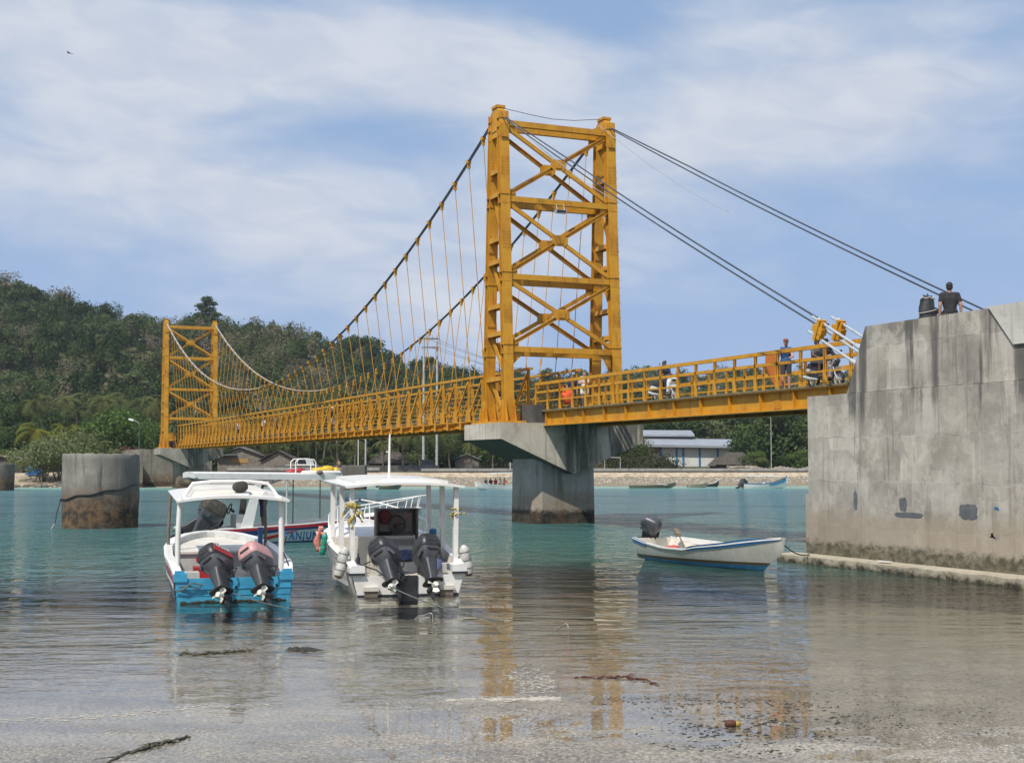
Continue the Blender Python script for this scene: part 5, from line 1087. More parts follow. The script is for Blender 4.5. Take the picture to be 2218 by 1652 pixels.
MB().prism([(.3,1.50),(3.6,1.42),(5.0,1.36),(5.0,1.43),(3.4,1.56),(.3,1.58)],'x',-.7,.7).build('canopy',WHITE,r_)
m=MB()
for x in (-.6,.6):
    for y in (.8,3.0): m.tube([(x,y,.5),(x,y,1.5)],.025,6)
m.build('roof_post',STEEL,r_); MB().bb(-.3,.3,2.3,2.6,.3,.95).build('console',WHITE,r_)
r_,h_=simple_boat('white passenger boat carrying several people, half hidden by the pier column',sea(1110,150),R(92),4.2,.85,.52,WHITE,WHITE,rim=WHITE,bow=.25,name='speedboat')
MB().prism([(-.6,1.86),(2.0,1.82),(3.0,1.76),(2.0,1.92),(-.6,1.96)],'x',-.75,.75).build('canopy',WHITE,r_)
m=MB()
for x in (-.65,.65):
    for y in (.0,1.7): m.tube([(x,y,.5),(x,y,1.85)],.025,6)
m.build('roof_post',STEEL,r_)
sh=[TBLACK,TNAVY,RED,TWHITE,ORANGE]; sn=['black','navy','red','white','orange']
for k in range(5):
    px=(1053,1063,1073,1082,1091)[k]; q=Vector(((px-CX)/F*150,150.0-.1*(k%2),-.20))
    person('seated boat passenger in %s top on the white boat by the pier column'%sn[k],q,R(150+k*20),pose=SEAT,top=('t',sh[k]),bot=('shorts',TBLACK),skin=SKIN,vox=.022,sc=.92)
r_,h_=simple_boat('small grey skiff with blue covered outboard in the channel behind the white boat',sea(822,152),R(-92),2.5,.6,.38,OLDW,CRW,rim=CRW,bow=.35,name='skiff')
h_=heap('motor_cover','blue sheet over the outboard of the small grey skiff','sheet',sea(821,152)+Vector((0,0,.55)),CLOTHB,[((0,0,0),(.3,.25,.22)),((-.2,0,-.15),(.2,.2,.2))])
# ================================================================ far shore buildings and poles
def gz(x,y): return float(land(x,y))
def hip(mb,w,d,z0,z1,ov=.4,ridge=.5):
    a,b=w/2+ov,d/2+ov; r_=w*ridge/2
    return mb.ring_loft([[(-a,-b,z0),(a,-b,z0),(a,b,z0),(-a,b,z0)],[(-r_,-.02,z1),(r_,-.02,z1),(r_,.02,z1),(-r_,.02,z1)]])
def gable(mb,w,d,z0,z1,ov=.4,th=.12):
    b=d/2+ov; a=w/2+ov
    return mb.prism([(-a,z0),(0,z1),(a,z0),(a,z0+th),(0,z1+th),(-a,z0+th)],'y',-b,b)
def hut(name,label,px,Yd,w,d,h,rh,wallm,roofm,style='gable',rz=0,z=None):
    x=(px-CX)/F*Yd; z=gz(x,Yd) if z is None else z
    r_=thing(name,label,'hut',(x,Yd,z-.05),rz); m=MB().bb(-w/2,w/2,-d/2,d/2,0,h)
    if style=='gable': m.prism([(-w/2,h),(0,h+rh*.9),(w/2,h)],'y',-d/2+.01,d/2-.01)
    m.build('wall',wallm,r_); q=MB(); (hip if style=='hip' else gable)(q,w,d,h,h+rh); q.build('roof',roofm,r_); return r_
r_=hut('beach_hut','grey timber hut with low gable and yellow shutter beside the far pier',528,196,6.5,5,2.3,1.3,BAMBOO,pm('old_tin_roof',(.20,.18,.16),(.13,.12,.11),2,.7))
MB().bb(-1.2,1.2,-2.56,-2.51,1.35,1.95).build('shutter',pm('ochre_board',(.40,.23,.07),None,4,.8),r_); MB().bb(-3.6,-.4,-3.4,-2.0,2.5,2.58).build('awning',GREYROOF,r_)
hut('beach_hut','brown woven bamboo hut with steep gable and no window left of the white truck',608,194,4.8,4,1.6,1.5,BAMBOO,THATCH)
hut('thatched_hut','dark thatched open hut behind the dark pickup',843,198,5.6,4,1.3,1.8,pm('dark_hut_wall',(.05,.045,.04),None,3,.9),THATCH,'hip')  # hut wall in a very dark brown
hut('thatched_hut','dark thatched hut in front of the white warehouse, right one',1590,205,5.0,4,1.1,1.9,THATCH,THATCH,'hip')
hut('thatched_hut','small dark thatched hut half hidden by the big rounded hedge',1562,207,3.4,3,.9,1.4,THATCH,THATCH,'hip')
hut('shack','small grey shack with tin roof among trees right of the utility poles',1012,205,3.6,3,1.8,.9,BAMBOO,GREYROOF)
hut('shed','low tin roofed shed by the left edge of the beach',15,182,6,4,1.7,.6,pm('dark_shed_wall',(.06,.055,.05),None,3,.9),pm('rusty_tin',(.2,.15,.12),(.14,.11,.09),2,.8))
wx=(1530-CX)/F*252; wz=1.9
wh=thing('warehouse','long white warehouse with blue columns and grey metal roof on the far shore','warehouse',(wx,252,wz),R(-3))
MB().bb(-11.5,5.6,-6,8,0,4.2).build('wall',WALLW,wh)
for x in (-9.0,-6.1,-4.9,-1.9,1.4,4.5,5.6): MB().bb(x-.17,x+.17,-6.12,-5.9,0,4.15).build('column',BLUE,wh)
MB().ring_loft([[(-13.5,-7.2,4.2),(6.8,-7.2,3.9),(6.8,-7.2,4.3),(-13.5,-7.2,4.65)],[(-13.5,2.0,5.9),(5.5,2.0,5.6),(5.5,2.0,5.7),(-13.5,2.0,6.0)]]).build('lower_roof',GREYROOF,wh)
MB().bb(-13.5,-2.5,1.6,8,4.2,6.25).build('clerestory_wall',GLASS,wh); MB().ring_loft([[(-14,.8,6.25),(-2.2,.8,6.2),(-2.2,.8,6.55),(-14,.8,6.6)],[(-14,9,7.6),(-2.2,9,7.5),(-2.2,9,7.6),(-14,9,7.7)]]).build('upper_roof',GREYROOF,wh)
MB().bb(-13.2,-9.2,-6.1,-5.0,3.0,4.1).build('red_fascia',TILE,wh)
hv=thing('hill_villa','hilltop house with steep reddish tiled roof at the upper left edge','house',at(14,640,400)-Vector((0,0,3.2)),R(10)); MB().bb(-6,6,-4,4,-4,3).build('wall',CONC,hv); q=MB(); hip(q,11,8,3,7.0,1,.15); q.build('roof',pm('dark_tile_roof',(.17,.10,.08),(.12,.07,.06),2,.9),hv)
hut('roadside_shop','small pale shop wall with tiled roof by the far bridge ramp',285,186,4,3,2.6,.8,pm('peach_wall',(.50,.40,.30),None,3,.9),TILE,'hip',z=2.0)
def pole(label,px,ytop,Yd,r_=.16,arms=(),name='utility_pole',mat=POLEM,zb=None):
    x=(px-CX)/F*Yd; zb=gz(x,Yd)-.2 if zb is None else zb; zt=at(px,ytop,Yd).z
    o=thing(name,label,'utility pole',(x,Yd,zb)); MB().tube([(0,0,0),(0,0,zt-zb)],[r_,r_*.7],10).build('pole',mat,o,smooth=60)
    for (dz,w_) in arms: MB().bb(-w_,w_,-.08,.08,zt-zb-dz-.08,zt-zb-dz+.08).build('cross_arm',WOOD,o)
    return o,zt
pA,zA=pole('left pole of the tall twin utility poles behind the truss',917,730,192,.20); pB,zB=pole('right pole of the tall twin utility poles behind the truss',946,740,193,.20)
xa,xb_=pA.location.x,pB.location.x
for z in (zA-.25,zA-1.5):
    MB().bb(-.3,xb_-xa+.3,-.1,.1,z-pA.location.z-.1,z-pA.location.z+.1).build('cross_arm',WOOD,pA)
for k in range(4): MB().tube([(-.1+k*.65,-.15,zA-pA.location.z-.15),(-.1+k*.65,-.15,zA-pA.location.z+.25)],.06,6).build('insulator',CABLEG,pA)
for k in range(4):
    a=Vector((xa+.1+k*.6,192,zA-.1-(k%2)*1.3)); b=at(1345,842+k*5,262); tag(MB().tube(sag(a,b,1.2,16),.022,5).build('power_line',CABLE),'thin power lines running right from the twin utility poles','power line','power lines')
pole('thin white mast left of the first utility pole under the bridge',776,930,186,.06,name='thin_mast',mat=WHITE); pole('short grey utility pole beside the thin white mast under the bridge',792,900,188,.14)
pole('slim pole in front of the dark trees right of the warehouse',1669,900,200,.07,name='slim_pole'); pole('short pale post above the sea wall left of the pier column',1105,972,182,.10,name='short_post')
pole('utility pole with cross arms among the palms behind the street lamp',205+218,868,215,.14,((.2,.9),(1.2,.9)))
o,zt=pole('green street lamp with curved arm and white head beside the far bridge ramp',302,918,178,.06,name='street_lamp',mat=pm('lamp_green',(.05,.14,.13),None,4,.6),zb=4.0); o['category']='street lamp'
h=zt-4.0; MB().tube([(0,0,h-.1),(-.2,0,h+.25),(-.9,0,h+.55)],.045,6).build('lamp_arm',POLEM,o); MB().bar((-.8,0,h+.5),(-1.45,0,h+.66),.25,.08).build('lamp_head',WHITE,o)
# vehicles by the huts
def vehicle(name,label,cat,px,Yd,rz,body,L_,w_,h_,cabx,mat):
    x=(px-CX)/F*Yd; r_=thing(name,label,cat,(x,Yd,gz(x,Yd)),rz)
    MB().prism([(-L_/2,.35),(L_/2,.35),(L_/2,h_*.5),(cabx[1]+.25,h_*.56),(cabx[0],h_*.56),(-L_/2,h_*.52)],'y',-w_/2,w_/2).build('body',mat,r_)
    MB().prism([(cabx[0],h_*.56),(cabx[1]+.2,h_*.56),(cabx[1]-.15,h_),(cabx[0]+.1,h_)],'y',-w_/2+.06,w_/2-.06).build('cab',mat,r_)
    MB().prism([(cabx[0]+.12,h_*.60),(cabx[1]+.05,h_*.60),(cabx[1]-.18,h_*.94),(cabx[0]+.18,h_*.94)],'y',-w_/2+.04,-w_/2+.058).build('window',GLASS,r_); MB().prism([(cabx[0]+.12,h_*.60),(cabx[1]+.05,h_*.60),(cabx[1]-.18,h_*.94),(cabx[0]+.18,h_*.94)],'y',w_/2-.058,w_/2-.04).build('window',GLASS,r_)
    for x_ in (-L_*.32,L_*.32):
        for s_ in (-1,1): MB().tube([(x_,s_*(w_/2-.18),.33),(x_,s_*(w_/2+.02),.33)],.33,14).build('wheel',RUBBER,r_)
    return r_
vehicle('truck','white pickup truck parked behind the passenger boat roof',  'truck',655,190,R(-25),None,4.6,1.8,1.9,(-.3,1.3),WHITE)
vehicle('pickup','dark blue pickup parked by the sea wall behind the white boat aerial','pickup',907,183.5,R(6),None,5.6,1.8,1.75,(.2,2.0),pm('dark_car_paint',(.018,.02,.028),(.04,.045,.06),3,.3))
RUB=pm('pale_rubble',(.34,.29,.23),(.20,.17,.13),3,.95,bump=.6,bdist=.1)
heap('rubble_heap','long heap of pale rubble on the sea wall right of the thatched hut','rubble heap',at(1690,1013,187)+Vector((0,0,-.3)),RUB,[((k*.14-5,.5*math.sin(k*3),.35*abs(math.sin(k*1.7))*(.6+.4*math.sin(k*.21))),(.16+.14*abs(math.sin(k*2.9)),.2,.12+.12*abs(math.sin(k*2.3)))) for k in range(75)])
heap('rubble_heap','short heap of pale rubble beside the thatched hut','rubble heap',at(1605,1012,187)+Vector((0,0,-.3)),RUB,[((k*.13-2,.5*math.sin(k*3),.4*abs(math.sin(k*1.7))),(.16+.14*abs(math.sin(k*2.9)),.2,.12+.1*abs(math.sin(k*2.3)))) for k in range(32)])
m=MB().tube([(-1.1,0,0),(-1.1,0,1.9),(1.1,0,1.9),(1.1,0,0)],.06,6); tag(m.build('frame_rack',STEEL,None,loc=at(1326,1020,187)),'small grey metal frame standing left of the rounded hedge','frame')
tag(MB().tube([(-1.2,-.5,-.3),(1.6,-3.9,-2.1)],.22,8).build('drain_pipe',CONC,None,loc=at(1517,1021,184.5)),'slanting grey drain running down the stone revetment','drain')
tag(MB().bb(-1.0,1.0,-.4,.4,0,1.2).build('blue_tank',BLUE,None,loc=at(75,1022,176)+Vector((0,0,-.4))),'blue plastic tank under the trees by the left beach','tank')
# birds
def bird(label,loc,rz,sc,roll=0):
    m=MB().tube([(0,.11,0),(0,.06,.005),(0,-.04,0),(0,-.10,0)],[.01,.026,.022,.008],8)
    for s_ in (-1,1): m.ring_loft([[(s_*.015,.05,.01),(s_*.015,-.03,.01),(s_*.015,-.03,.016),(s_*.015,.05,.016)],[(s_*.12,.06,.05),(s_*.12,.0,.05),(s_*.12,.0,.054),(s_*.12,.06,.054)],[(s_*.26,-.06,.03),(s_*.26,-.075,.03),(s_*.26,-.075,.032),(s_*.26,-.06,.032)]])
    for s_ in (-1,1): m.prism([(s_*.004,-.09),(s_*.05,-.2),(s_*.02,-.1)],'z',-.002,.002)
    o=m.build('bird',TBLACK,None,loc=loc,rot=(.1,roll,rz)); o.scale=(sc,)*3; tag(o,label,'bird')
bird('dark swallow flying in front of the abutment wall',at(2150,1163,24.5),R(60),.6,.5); bird('small bird high in the sky at the upper left',at(150,116,60),R(80),.95)
# ================================================================ vegetation
def leaf_mesh(name, blobs, n, size, mat, up=.35, shell=.55):
    """many small leaf-clump quads through the volume of the given blobs"""
    C_=np.array([b[0] for b in blobs],float); Rr=np.array([b[1] for b in blobs],float); wv=Rr.prod(1)**.67; idx=RNG.choice(len(blobs),n,p=wv/wv.sum())
    d=RNG.normal(size=(n,3)); d/=np.linalg.norm(d,axis=1)[:,None]; r_=shell+(1-shell)*RNG.random(n)**.6; r_*=1+.16*RNG.normal(size=n)
    P=C_[idx]+d*Rr[idx]*r_[:,None]
    return quads(name,P,d,size,mat,up)
def quads(name,P,d,size,mat,up=.35,tint=None,szv=None):
    n=len(P); nr=d+RNG.normal(size=(n,3))*.75; nr[:,2]+=up; nr/=np.linalg.norm(nr,axis=1)[:,None]
    a=np.cross(nr,RNG.normal(size=(n,3))); a/=np.linalg.norm(a,axis=1)[:,None]; b=np.cross(nr,a)
    s=(size if szv is None else szv)*(.6+.8*RNG.random(n)); a*=s[:,None]; b*=(s*(.45+.4*RNG.random(n)))[:,None]
    bend=nr*(s*.25)[:,None]
    v=np.stack([P-a-bend,P-b*.9+a*.1,P+a-bend,P+b*.9-a*.15],1).reshape(-1,3); f=np.arange(4*n).reshape(-1,4)
    me=np_mesh(name,v,f,mat)
    if tint is not None:
        at_=me.attributes.new('tint','FLOAT','FACE'); at_.data.foreach_set('value',tint.astype(np.float32))
    return me
def tree_proto(name,label,h,w,n,size,mat,lobes,seed,group,trunk=.5,tr=.22,flat=.75,blobs=None):
    rnd=random.Random(seed); r_=thing(name,label,'tree',(0,0,0),0,group); bl_=[]; mb=MB()
    top=Vector((rnd.uniform(-.4,.4),rnd.uniform(-.4,.4),h*trunk)); mb.tube([(0,0,-.6),(0,0,0),top*.5+Vector((.15,0,0)),top],[tr*1.3,tr*1.1,tr*.85,tr*.7],8)
    for k in range(lobes):
        a=2*PI*k/lobes+rnd.uniform(-.4,.4); rad=w*.5*rnd.uniform(.35,.78); z=h*rnd.uniform(trunk+.02,.86) if k else h*.84; rad=rad if k else 0
        c_=Vector((rad*math.cos(a),rad*math.sin(a),z)); q=w*rnd.uniform(.17,.30); bl_.append(((c_.x,c_.y,c_.z),(q,q,q*flat*rnd.uniform(.8,1.1))))
        md=top.lerp(c_,.5)+Vector((0,0,-.06*h)); mb.tube([top*.75,md,c_],[tr*.5,tr*.33,tr*.12],6)
    bl_=blobs or bl_
    mb.build('trunk',BARK,r_,smooth=True); link('crown',leaf_mesh('crown',bl_,n,size,mat),r_); return r_
def palm_proto(label,h,n,L_,mat,seed,group,name='coconut_palm',tilt=0.0,tr=.15):
    rnd=random.Random(seed); r_=thing(name,label,'palm tree',(0,0,0),0,group)
    pts=[(tilt*h*(k**1.7),.3*math.sin(k*2),h*k) for k in np.linspace(0,1,9)]; pts[0]=(0,0,-.5)
    MB().tube(pts,[tr*1.5]+[tr*(1.15-.4*k) for k in np.linspace(0,1,8)],8).build('trunk',BARK,r_,smooth=True)
    m=MB(); tp_=Vector(pts[-1])
    for j in range(n):
        a=2*PI*j/n+rnd.uniform(-.25,.25); e_=rnd.uniform(-.15,1.25); L2=L_*rnd.uniform(.8,1.1); dr=rnd.uniform(.6,1.05)
        h_=Vector((math.cos(a),math.sin(a),0)); prev=tp_.copy(); el_=e_; P=[prev]
        for k in range(9): el_-=dr*.22*(1+k*.12); prev=prev+(h_*math.cos(el_)+Vector((0,0,math.sin(el_))))*L2/9; P.append(prev)
        sd=h_.cross(Vector((0,0,1)))
        m.tube(P,[.05-.004*k for k in range(10)],4,False)
        for k in range(1,10):
            for q in (0,.5):
                p=P[k-1].lerp(P[k],q+.25); dirn=(P[k]-P[k-1]).normalized(); ll=L2*.20*math.sin(PI*min(1,(k+q)/10.4)**.7)+.12
                for s_ in (-1,1):
                    tip=p+(sd*s_*.8+dirn*.75-Vector((0,0,.22+.2*rnd.random())))*ll; wd=dirn*.06
                    m.quad([p-wd,p+wd,tip+wd*.35,tip-wd*.35])
    m.build('crown',mat,r_); return r_
used={}
def put(proto,x,y,z,rz,sc,label=None):
    if proto.name not in used: used[proto.name]=1; proto.location=(x,y,z); proto.rotation_euler=(0,0,rz); proto.scale=(sc,sc,sc); o=proto
    else: o=dup(proto,(x,y,z),rz,scale=(sc,sc,sc))
    if label: o['label']=label
    return o
rnd=random.Random(5)
GH='trees on the wooded hillside'
HT=[tree_proto('hill_tree','dark green rounded tree among the trees of the wooded hillside',8.5,8,1500,.36,LEAF,9,1,GH,.35),
    tree_proto('hill_tree','broad spreading dark tree among the trees of the wooded hillside',7.5,10,1700,.38,LEAF,11,2,GH,.4,flat=.6),
    tree_proto('hill_tree','tall narrow dark tree among the trees of the wooded hillside',11,6,1300,.34,LEAF,8,3,GH,.35,flat=1.1),
    tree_proto('bare_tree','sparse greyish tree with thin dry foliage on the wooded hillside',9,7,420,.26,LEAFG,9,4,GH,.45,flat=1.0),
    tree_proto('hill_tree','small loose crowned tree among the trees of the wooded hillside',7,6,800,.32,LEAF,7,6,GH,.4)]
def vx(px,Y): return (px-CX)/F*Y
# the wooded ridge line, tree by tree
px=-60
while px<1790:
    if not (400<px<475):
        Y=RNG.uniform(396,424); x=vx(px,Y); k=rnd.choices(range(5),(4,3,2,2,3))[0]
        put(HT[k],x,Y,gz(x,Y)-.4,rnd.uniform(0,6.3),rnd.uniform(.55,1.25)*(1.0 if px<1000 else .8))
    px+=rnd.uniform(9,17)
for k in range(120):  # standing out on the slope below
    Y=rnd.uniform(250,385); px=rnd.uniform(-40,1100) if k<95 else rnd.uniform(1330,1780); Y=max(Y,285) if px>1300 else Y; x=vx(px,Y); q=rnd.choices(range(5),(4,3,2,5,3))[0]
    put(HT[q],x,Y,gz(x,Y)-.3,rnd.uniform(0,6.3),rnd.uniform(.6,1.0))
bt=tree_proto('hilltop_tree','tall dark layered tree standing high above the ridge behind the far tower',19,9,5200,.34,LEAF,9,21,None,.3,.45,blobs=[((0,0,19.2),(1.9,1.9,1.0)),((1.2,.3,17.9),(1.9,1.7,.8)),((-1.5,0,17.2),(1.9,1.8,.9)),((.3,0,16.0),(2.6,2.2,.9)),((2.3,.2,14.6),(2.2,2,.8)),((-1.6,0,14.4),(2.4,2,.9)),((.6,0,13.2),(2.8,2.3,1.0)),((3.0,0,12.0),(2.2,2,.9)),((-2.0,0,11.8),(2.6,2.2,1.0)),((.5,0,10.4),(3.4,2.8,1.4)),((3.4,0,9.2),(2.4,2.2,1.2)),((-2.6,0,8.6),(3,2.5,1.5))])
x=vx(447,410); bt.location=(x,408,gz(x,408)-4.2)
bt=tree_proto('hilltop_tree','round dark low tree joined to the left of the tall hilltop tree',9,10,2200,.36,LEAF,10,22,None,.3,.4); x=vx(424,407); bt.location=(x,407,gz(x,407)+.6); bt.scale=(1.05,1.05,1.0)
# the rest of the wood: one mass
def forest(n,ylo,yhi,pxlo,pxhi,seed,h0,h1,per):
    g=np.random.default_rng(seed); Y=g.uniform(ylo,yhi,n); PXg=g.uniform(pxlo,pxhi,n); Y=np.where((PXg>1380)&(PXg<1650)&(Y<278),278+(Y-ylo)*1.5,Y); X=(PXg-CX)/F*Y; Z=land(X,Y); rad=1.2+3.9*g.random(n)**1.8; hh=g.uniform(h0,h1,n); tint=np.clip(g.normal(.42,.30,n)+.25*np.sin(X*.05+Y*.03),0,1)
    idx=np.repeat(np.arange(n),per); d=g.normal(size=(n*per,3)); d[:,2]=np.abs(d[:,2])*.9-.25; d/=np.linalg.norm(d,axis=1)[:,None]
    lump=1+.25*np.sin(d[:,0]*5+idx)*np.cos(d[:,1]*6+idx*1.7); rr_=(.72+.28*g.random(n*per))*lump
    P=np.stack([X,Y,Z+hh-rad*.9],1)[idx]+d*rr_[:,None]*np.stack([rad,rad,hh*.45+rad*.3],1)[idx]
    return P,d,tint[idx]
sets=[forest(1500,228,432,-200,1120,1,3.5,7.5,330),forest(700,226,400,1120,2300,2,3.5,7,230),forest(400,222,420,-1500,-200,3,4,8,70),forest(300,222,420,2300,3600,4,4,8,60)]
P=np.concatenate([s[0] for s in sets]); D=np.concatenate([s[1] for s in sets]); Tn=np.concatenate([s[2] for s in sets])
tag(link('hillside_forest',quads('hillside_forest',P,D,.30,LEAFF,.5,Tn)),'dense mixed woodland covering the hillside behind the bridge','forest',kind='stuff')
# lower belt: shrubs and big trees between shore and hill
GS='leafy trees along the far shore'
ST=[tree_proto('shore_tree','leafy green tree in the belt of trees along the far shore',9,9,2300,.30,LEAFB,11,31,GS,.3),
    tree_proto('shore_tree','broad dark leafy tree in the belt of trees along the far shore',8,11,2400,.32,LEAF,12,32,GS,.3,flat=.7),
    tree_proto('shore_tree','tall dark leafy tree in the belt of trees along the far shore',12,9,2600,.32,LEAF,13,33,GS,.3)]
for px in list(range(-60,480,42))+list(range(480,1110,36))+list(range(1320,1400,40))+list(range(1625,1800,28)):
    Y=rnd.uniform(206,232); p2=px+rnd.uniform(-14,14); x=vx(p2,Y); put(ST[rnd.choices((0,1,2),(2,3,2))[0]],x,Y,gz(x,Y)-.3,rnd.uniform(0,6.3),rnd.uniform(.7,1.0))
for px in range(1400,1640,34):
    Y=rnd.uniform(272,290); x=vx(px,Y); put(ST[1],x,Y,gz(x,Y)-.5,rnd.uniform(0,6.3),rnd.uniform(.9,1.2))
for k in range(26):
    px=rnd.choice((rnd.uniform(480,1100),rnd.uniform(-60,330),rnd.uniform(1620,1800))); Y=rnd.uniform(198,206); x=vx(px,Y); put(ST[rnd.choice((0,1))],x,Y,gz(x,Y)-.6,rnd.uniform(0,6.3),rnd.uniform(.3,.5))
for k in range(7):
    px=1640+k*22; x=vx(px,240); put(ST[k%3],x,240,gz(x,240)-.3,rnd.uniform(0,6.3),rnd.uniform(.8,1.05))
GP='coconut palms along the far shore'
PP=[palm_proto('coconut palm with drooping fronds among the palms along the far shore',9.5,17,3.9,PALM,41,GP,tilt=.08),palm_proto('leaning coconut palm among the palms along the far shore',11,18,4.1,PALM,42,GP,tilt=.2),palm_proto('short full crowned coconut palm among the palms along the far shore',6,18,3.8,PALM,43,GP,tilt=.05)]
for lo,hi,n,ya,yb in ((-40,350,24,204,236),(480,860,20,197,232),(480,1100,12,205,240),(1390,1790,40,276,300),(-40,360,10,236,262)):
    for k in range(n):
        px=lo+(hi-lo)*(k+rnd.random())/n; Y=rnd.uniform(ya,yb); x=vx(px,Y); put(PP[rnd.choice((0,1,2))],x,Y,gz(x,Y)-.2,rnd.uniform(0,6.3),rnd.uniform(.75,1.1))
for k in range(16):
    px=490+k*38+rnd.uniform(-12,12); Y=rnd.uniform(193,201); x=vx(px,Y); put(PP[2],x,Y,gz(x,Y)-.2,rnd.uniform(0,6.3),rnd.uniform(.55,.85))
yp=palm_proto('bright yellow green young palm behind the beach trees, left one',4.6,20,4.0,PALMY,51,None,'young_palm'); x=vx(75,192); yp.location=(x,192,gz(x,192)+1.2)
yp=palm_proto('bright yellow green young palm behind the beach trees, right one',4.4,20,3.8,PALMY,52,None,'young_palm'); x=vx(142,191); yp.location=(x,191,gz(x,191)+1.2)
x=vx(247,186); o=tree_proto('shore_tree','bright green broad tree behind the round pier stump',8.5,11,4600,.25,LEAFV,14,61,None,.25); o.location=(x,188,gz(x,188)); 
x=vx(195,181); o=tree_proto('mangrove_tree','grey green sparse mangrove behind the round pier stump, right of the beach mangrove',5.6,8.0,1900,.20,LEAFM,12,62,None,.3); o.location=(x,181,gz(x,181))
def mangrove(label,px,Y,seed,h,w,n):
    x=vx(px,Y); o=tree_proto('mangrove_tree',label,h,w,n,.19,LEAFM,13,seed,None,.42,.11,flat=.6); o.location=(x,Y,gz(x,Y)); m=MB(); rn=random.Random(seed)
    for k in range(7):
        a=rn.uniform(0,6.3); m.tube([(0,0,h*.22),(math.cos(a)*.7,math.sin(a)*.7,h*.16),(math.cos(a)*1.3,math.sin(a)*1.3,-.4)],[.06,.05,.04],6)
    for k in range(5):
        a=rn.uniform(0,6.3); m.tube([(math.cos(a)*.3,math.sin(a)*.3,0),(math.cos(a)*.9,math.sin(a)*.9,h*.3),(math.cos(a)*1.8,math.sin(a)*1.8,h*.7)],[.09,.07,.03],6)
    m.build('prop_roots',BARK,o,smooth=True); return o
mangrove('spreading grey green mangrove with visible trunks on the pale beach',95,172,63,5.6,8.4,2600); mangrove('low mangrove leaning over the beach just left of the round pier stump',128,173,64,4.4,6.0,1500)
# rounded hedge mound and dark trees on the right
x=vx(1392,205); hg=thing('hedge_bush','big smooth dark rounded hedge in front of the white warehouse','bush',(x,205,gz(x,205)-.2))
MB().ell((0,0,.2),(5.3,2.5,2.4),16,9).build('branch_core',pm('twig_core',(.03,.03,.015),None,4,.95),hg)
link('crown',leaf_mesh('crown',[((0,0,.2),(5.7,2.9,2.85)),((-1.5,0,.3),(3.6,2.6,2.75)),((2,0,0),(3.4,2.6,2.5))],9000,.16,HEDGE,.2,.9),hg)
for k,(px,sc) in enumerate(((1640,.9),(1690,1.05),(1735,1.0),(1775,1.1))):
    x=vx(px,212); put(ST[2] if k%2 else ST[1],x,212,gz(x,212)-.3,rnd.uniform(0,6.3),sc)
# rocks along the beach edge
rk=MB()
for k in range(90):
    px=rnd.uniform(25,340); x=vx(px,168); y=float(shoreY(x))+rnd.uniform(.0,4); s_=rnd.uniform(.12,.5); rk.ell((x,y,gz(x,y)+s_*.15),(s_*1.3,s_,s_*.6),8,5,Matrix.Rotation(rnd.uniform(0,3),3,'Z'))
tag(rk.build('beach_rocks',pm('wet_beach_rock',(.10,.085,.065),(.20,.17,.13),2,.9,bump=.6,bdist=.1),None,True),'scattered dark rocks along the waterline of the left beach','rocks',kind='stuff')
# ================================================================ things lying in the shallows
def sb_z(x,y): return float(seabed(x,y))
def driftline(name,label,cat,pts,r_,mat):
    P=[]
    for (px,py),rz_ in zip(pts,np.linspace(0,1,len(pts))): q=atz(px,py,0.012); P.append(q+Vector((0,0,.006*math.sin(rz_*17))))
    rn=random.Random(len(pts)*7+int(pts[0][0])); Q=[]
    for i in range((len(P)-1)*4+1):
        u=i/4; k=min(int(u),len(P)-2); q=P[k].lerp(P[k+1],u-k); Q.append(q+Vector((rn.gauss(0,r_*.5),rn.gauss(0,r_*1.6),rn.gauss(0,r_*.22))))
    rr=[r_*(.35+.7*math.sin(PI*k)**.6)*rn.uniform(.6,1.3) for k in np.linspace(.03,.97,len(Q))]; m=MB().tube(Q,rr,7)
    for j in range(9):
        b=Q[rn.randrange(2,len(Q)-2)]; e_=b+Vector((rn.uniform(-.25,.25),rn.uniform(-.35,.2),rn.uniform(0,.03))); m.tube([b,b.lerp(e_,.5)+Vector((.02,0,.01)),e_],[r_*.3,r_*.22,r_*.1],5)
    return tag(m.build(name,mat,None,True),label,cat)
STICK=pm('wet_red_stick',(.10,.03,.018),(.06,.022,.016),14,.35); WEED=pm('dark_seaweed',(.06,.057,.042),(.12,.105,.075),16,.8,bump=.6)
driftline('driftwood_stick','reddish brown wet stick lying in the shallows in the lower middle','stick',[(1243,1467),(1262,1466),(1290,1465),(1325,1465),(1350,1466),(1372,1468),(1390,1469),(1410,1475),(1430,1483)],.017,STICK)
driftline('driftwood_branch','long dark grey branch lying on wet sand at the lower left','stick',[(228,1652),(250,1641),(280,1629),(310,1619),(340,1611),(365,1605),(385,1600),(410,1592)],.022,WEED)
driftline('seaweed_strand','dark weedy branch floating in the shallows below the blue boat','seaweed',[(388,1416),(405,1412),(420,1415),(445,1413),(470,1412),(500,1410),(530,1408),(552,1405)],.026,WEED)
def scrap(m,rn,x,y,z,rx,ry,h):
    a0=rn.uniform(0,6.3); k_=[rn.uniform(.55,1.15) for _ in range(7)]; b=[(x+rx*q*math.cos(a0+j*.9),y+ry*q*math.sin(a0+j*.9),z) for j,q in enumerate(k_)]
    ox,oy=rn.uniform(-.2,.2)*rx,rn.uniform(-.2,.2)*ry; m.ring_loft([b,[(x+(p[0]-x)*.6+ox,y+(p[1]-y)*.6+oy,z+h*rn.uniform(.5,1.2)) for p in b]],False,True)
WEEDD=pm('black_weed_bits',(.018,.018,.013),(.045,.04,.028),16,.8)
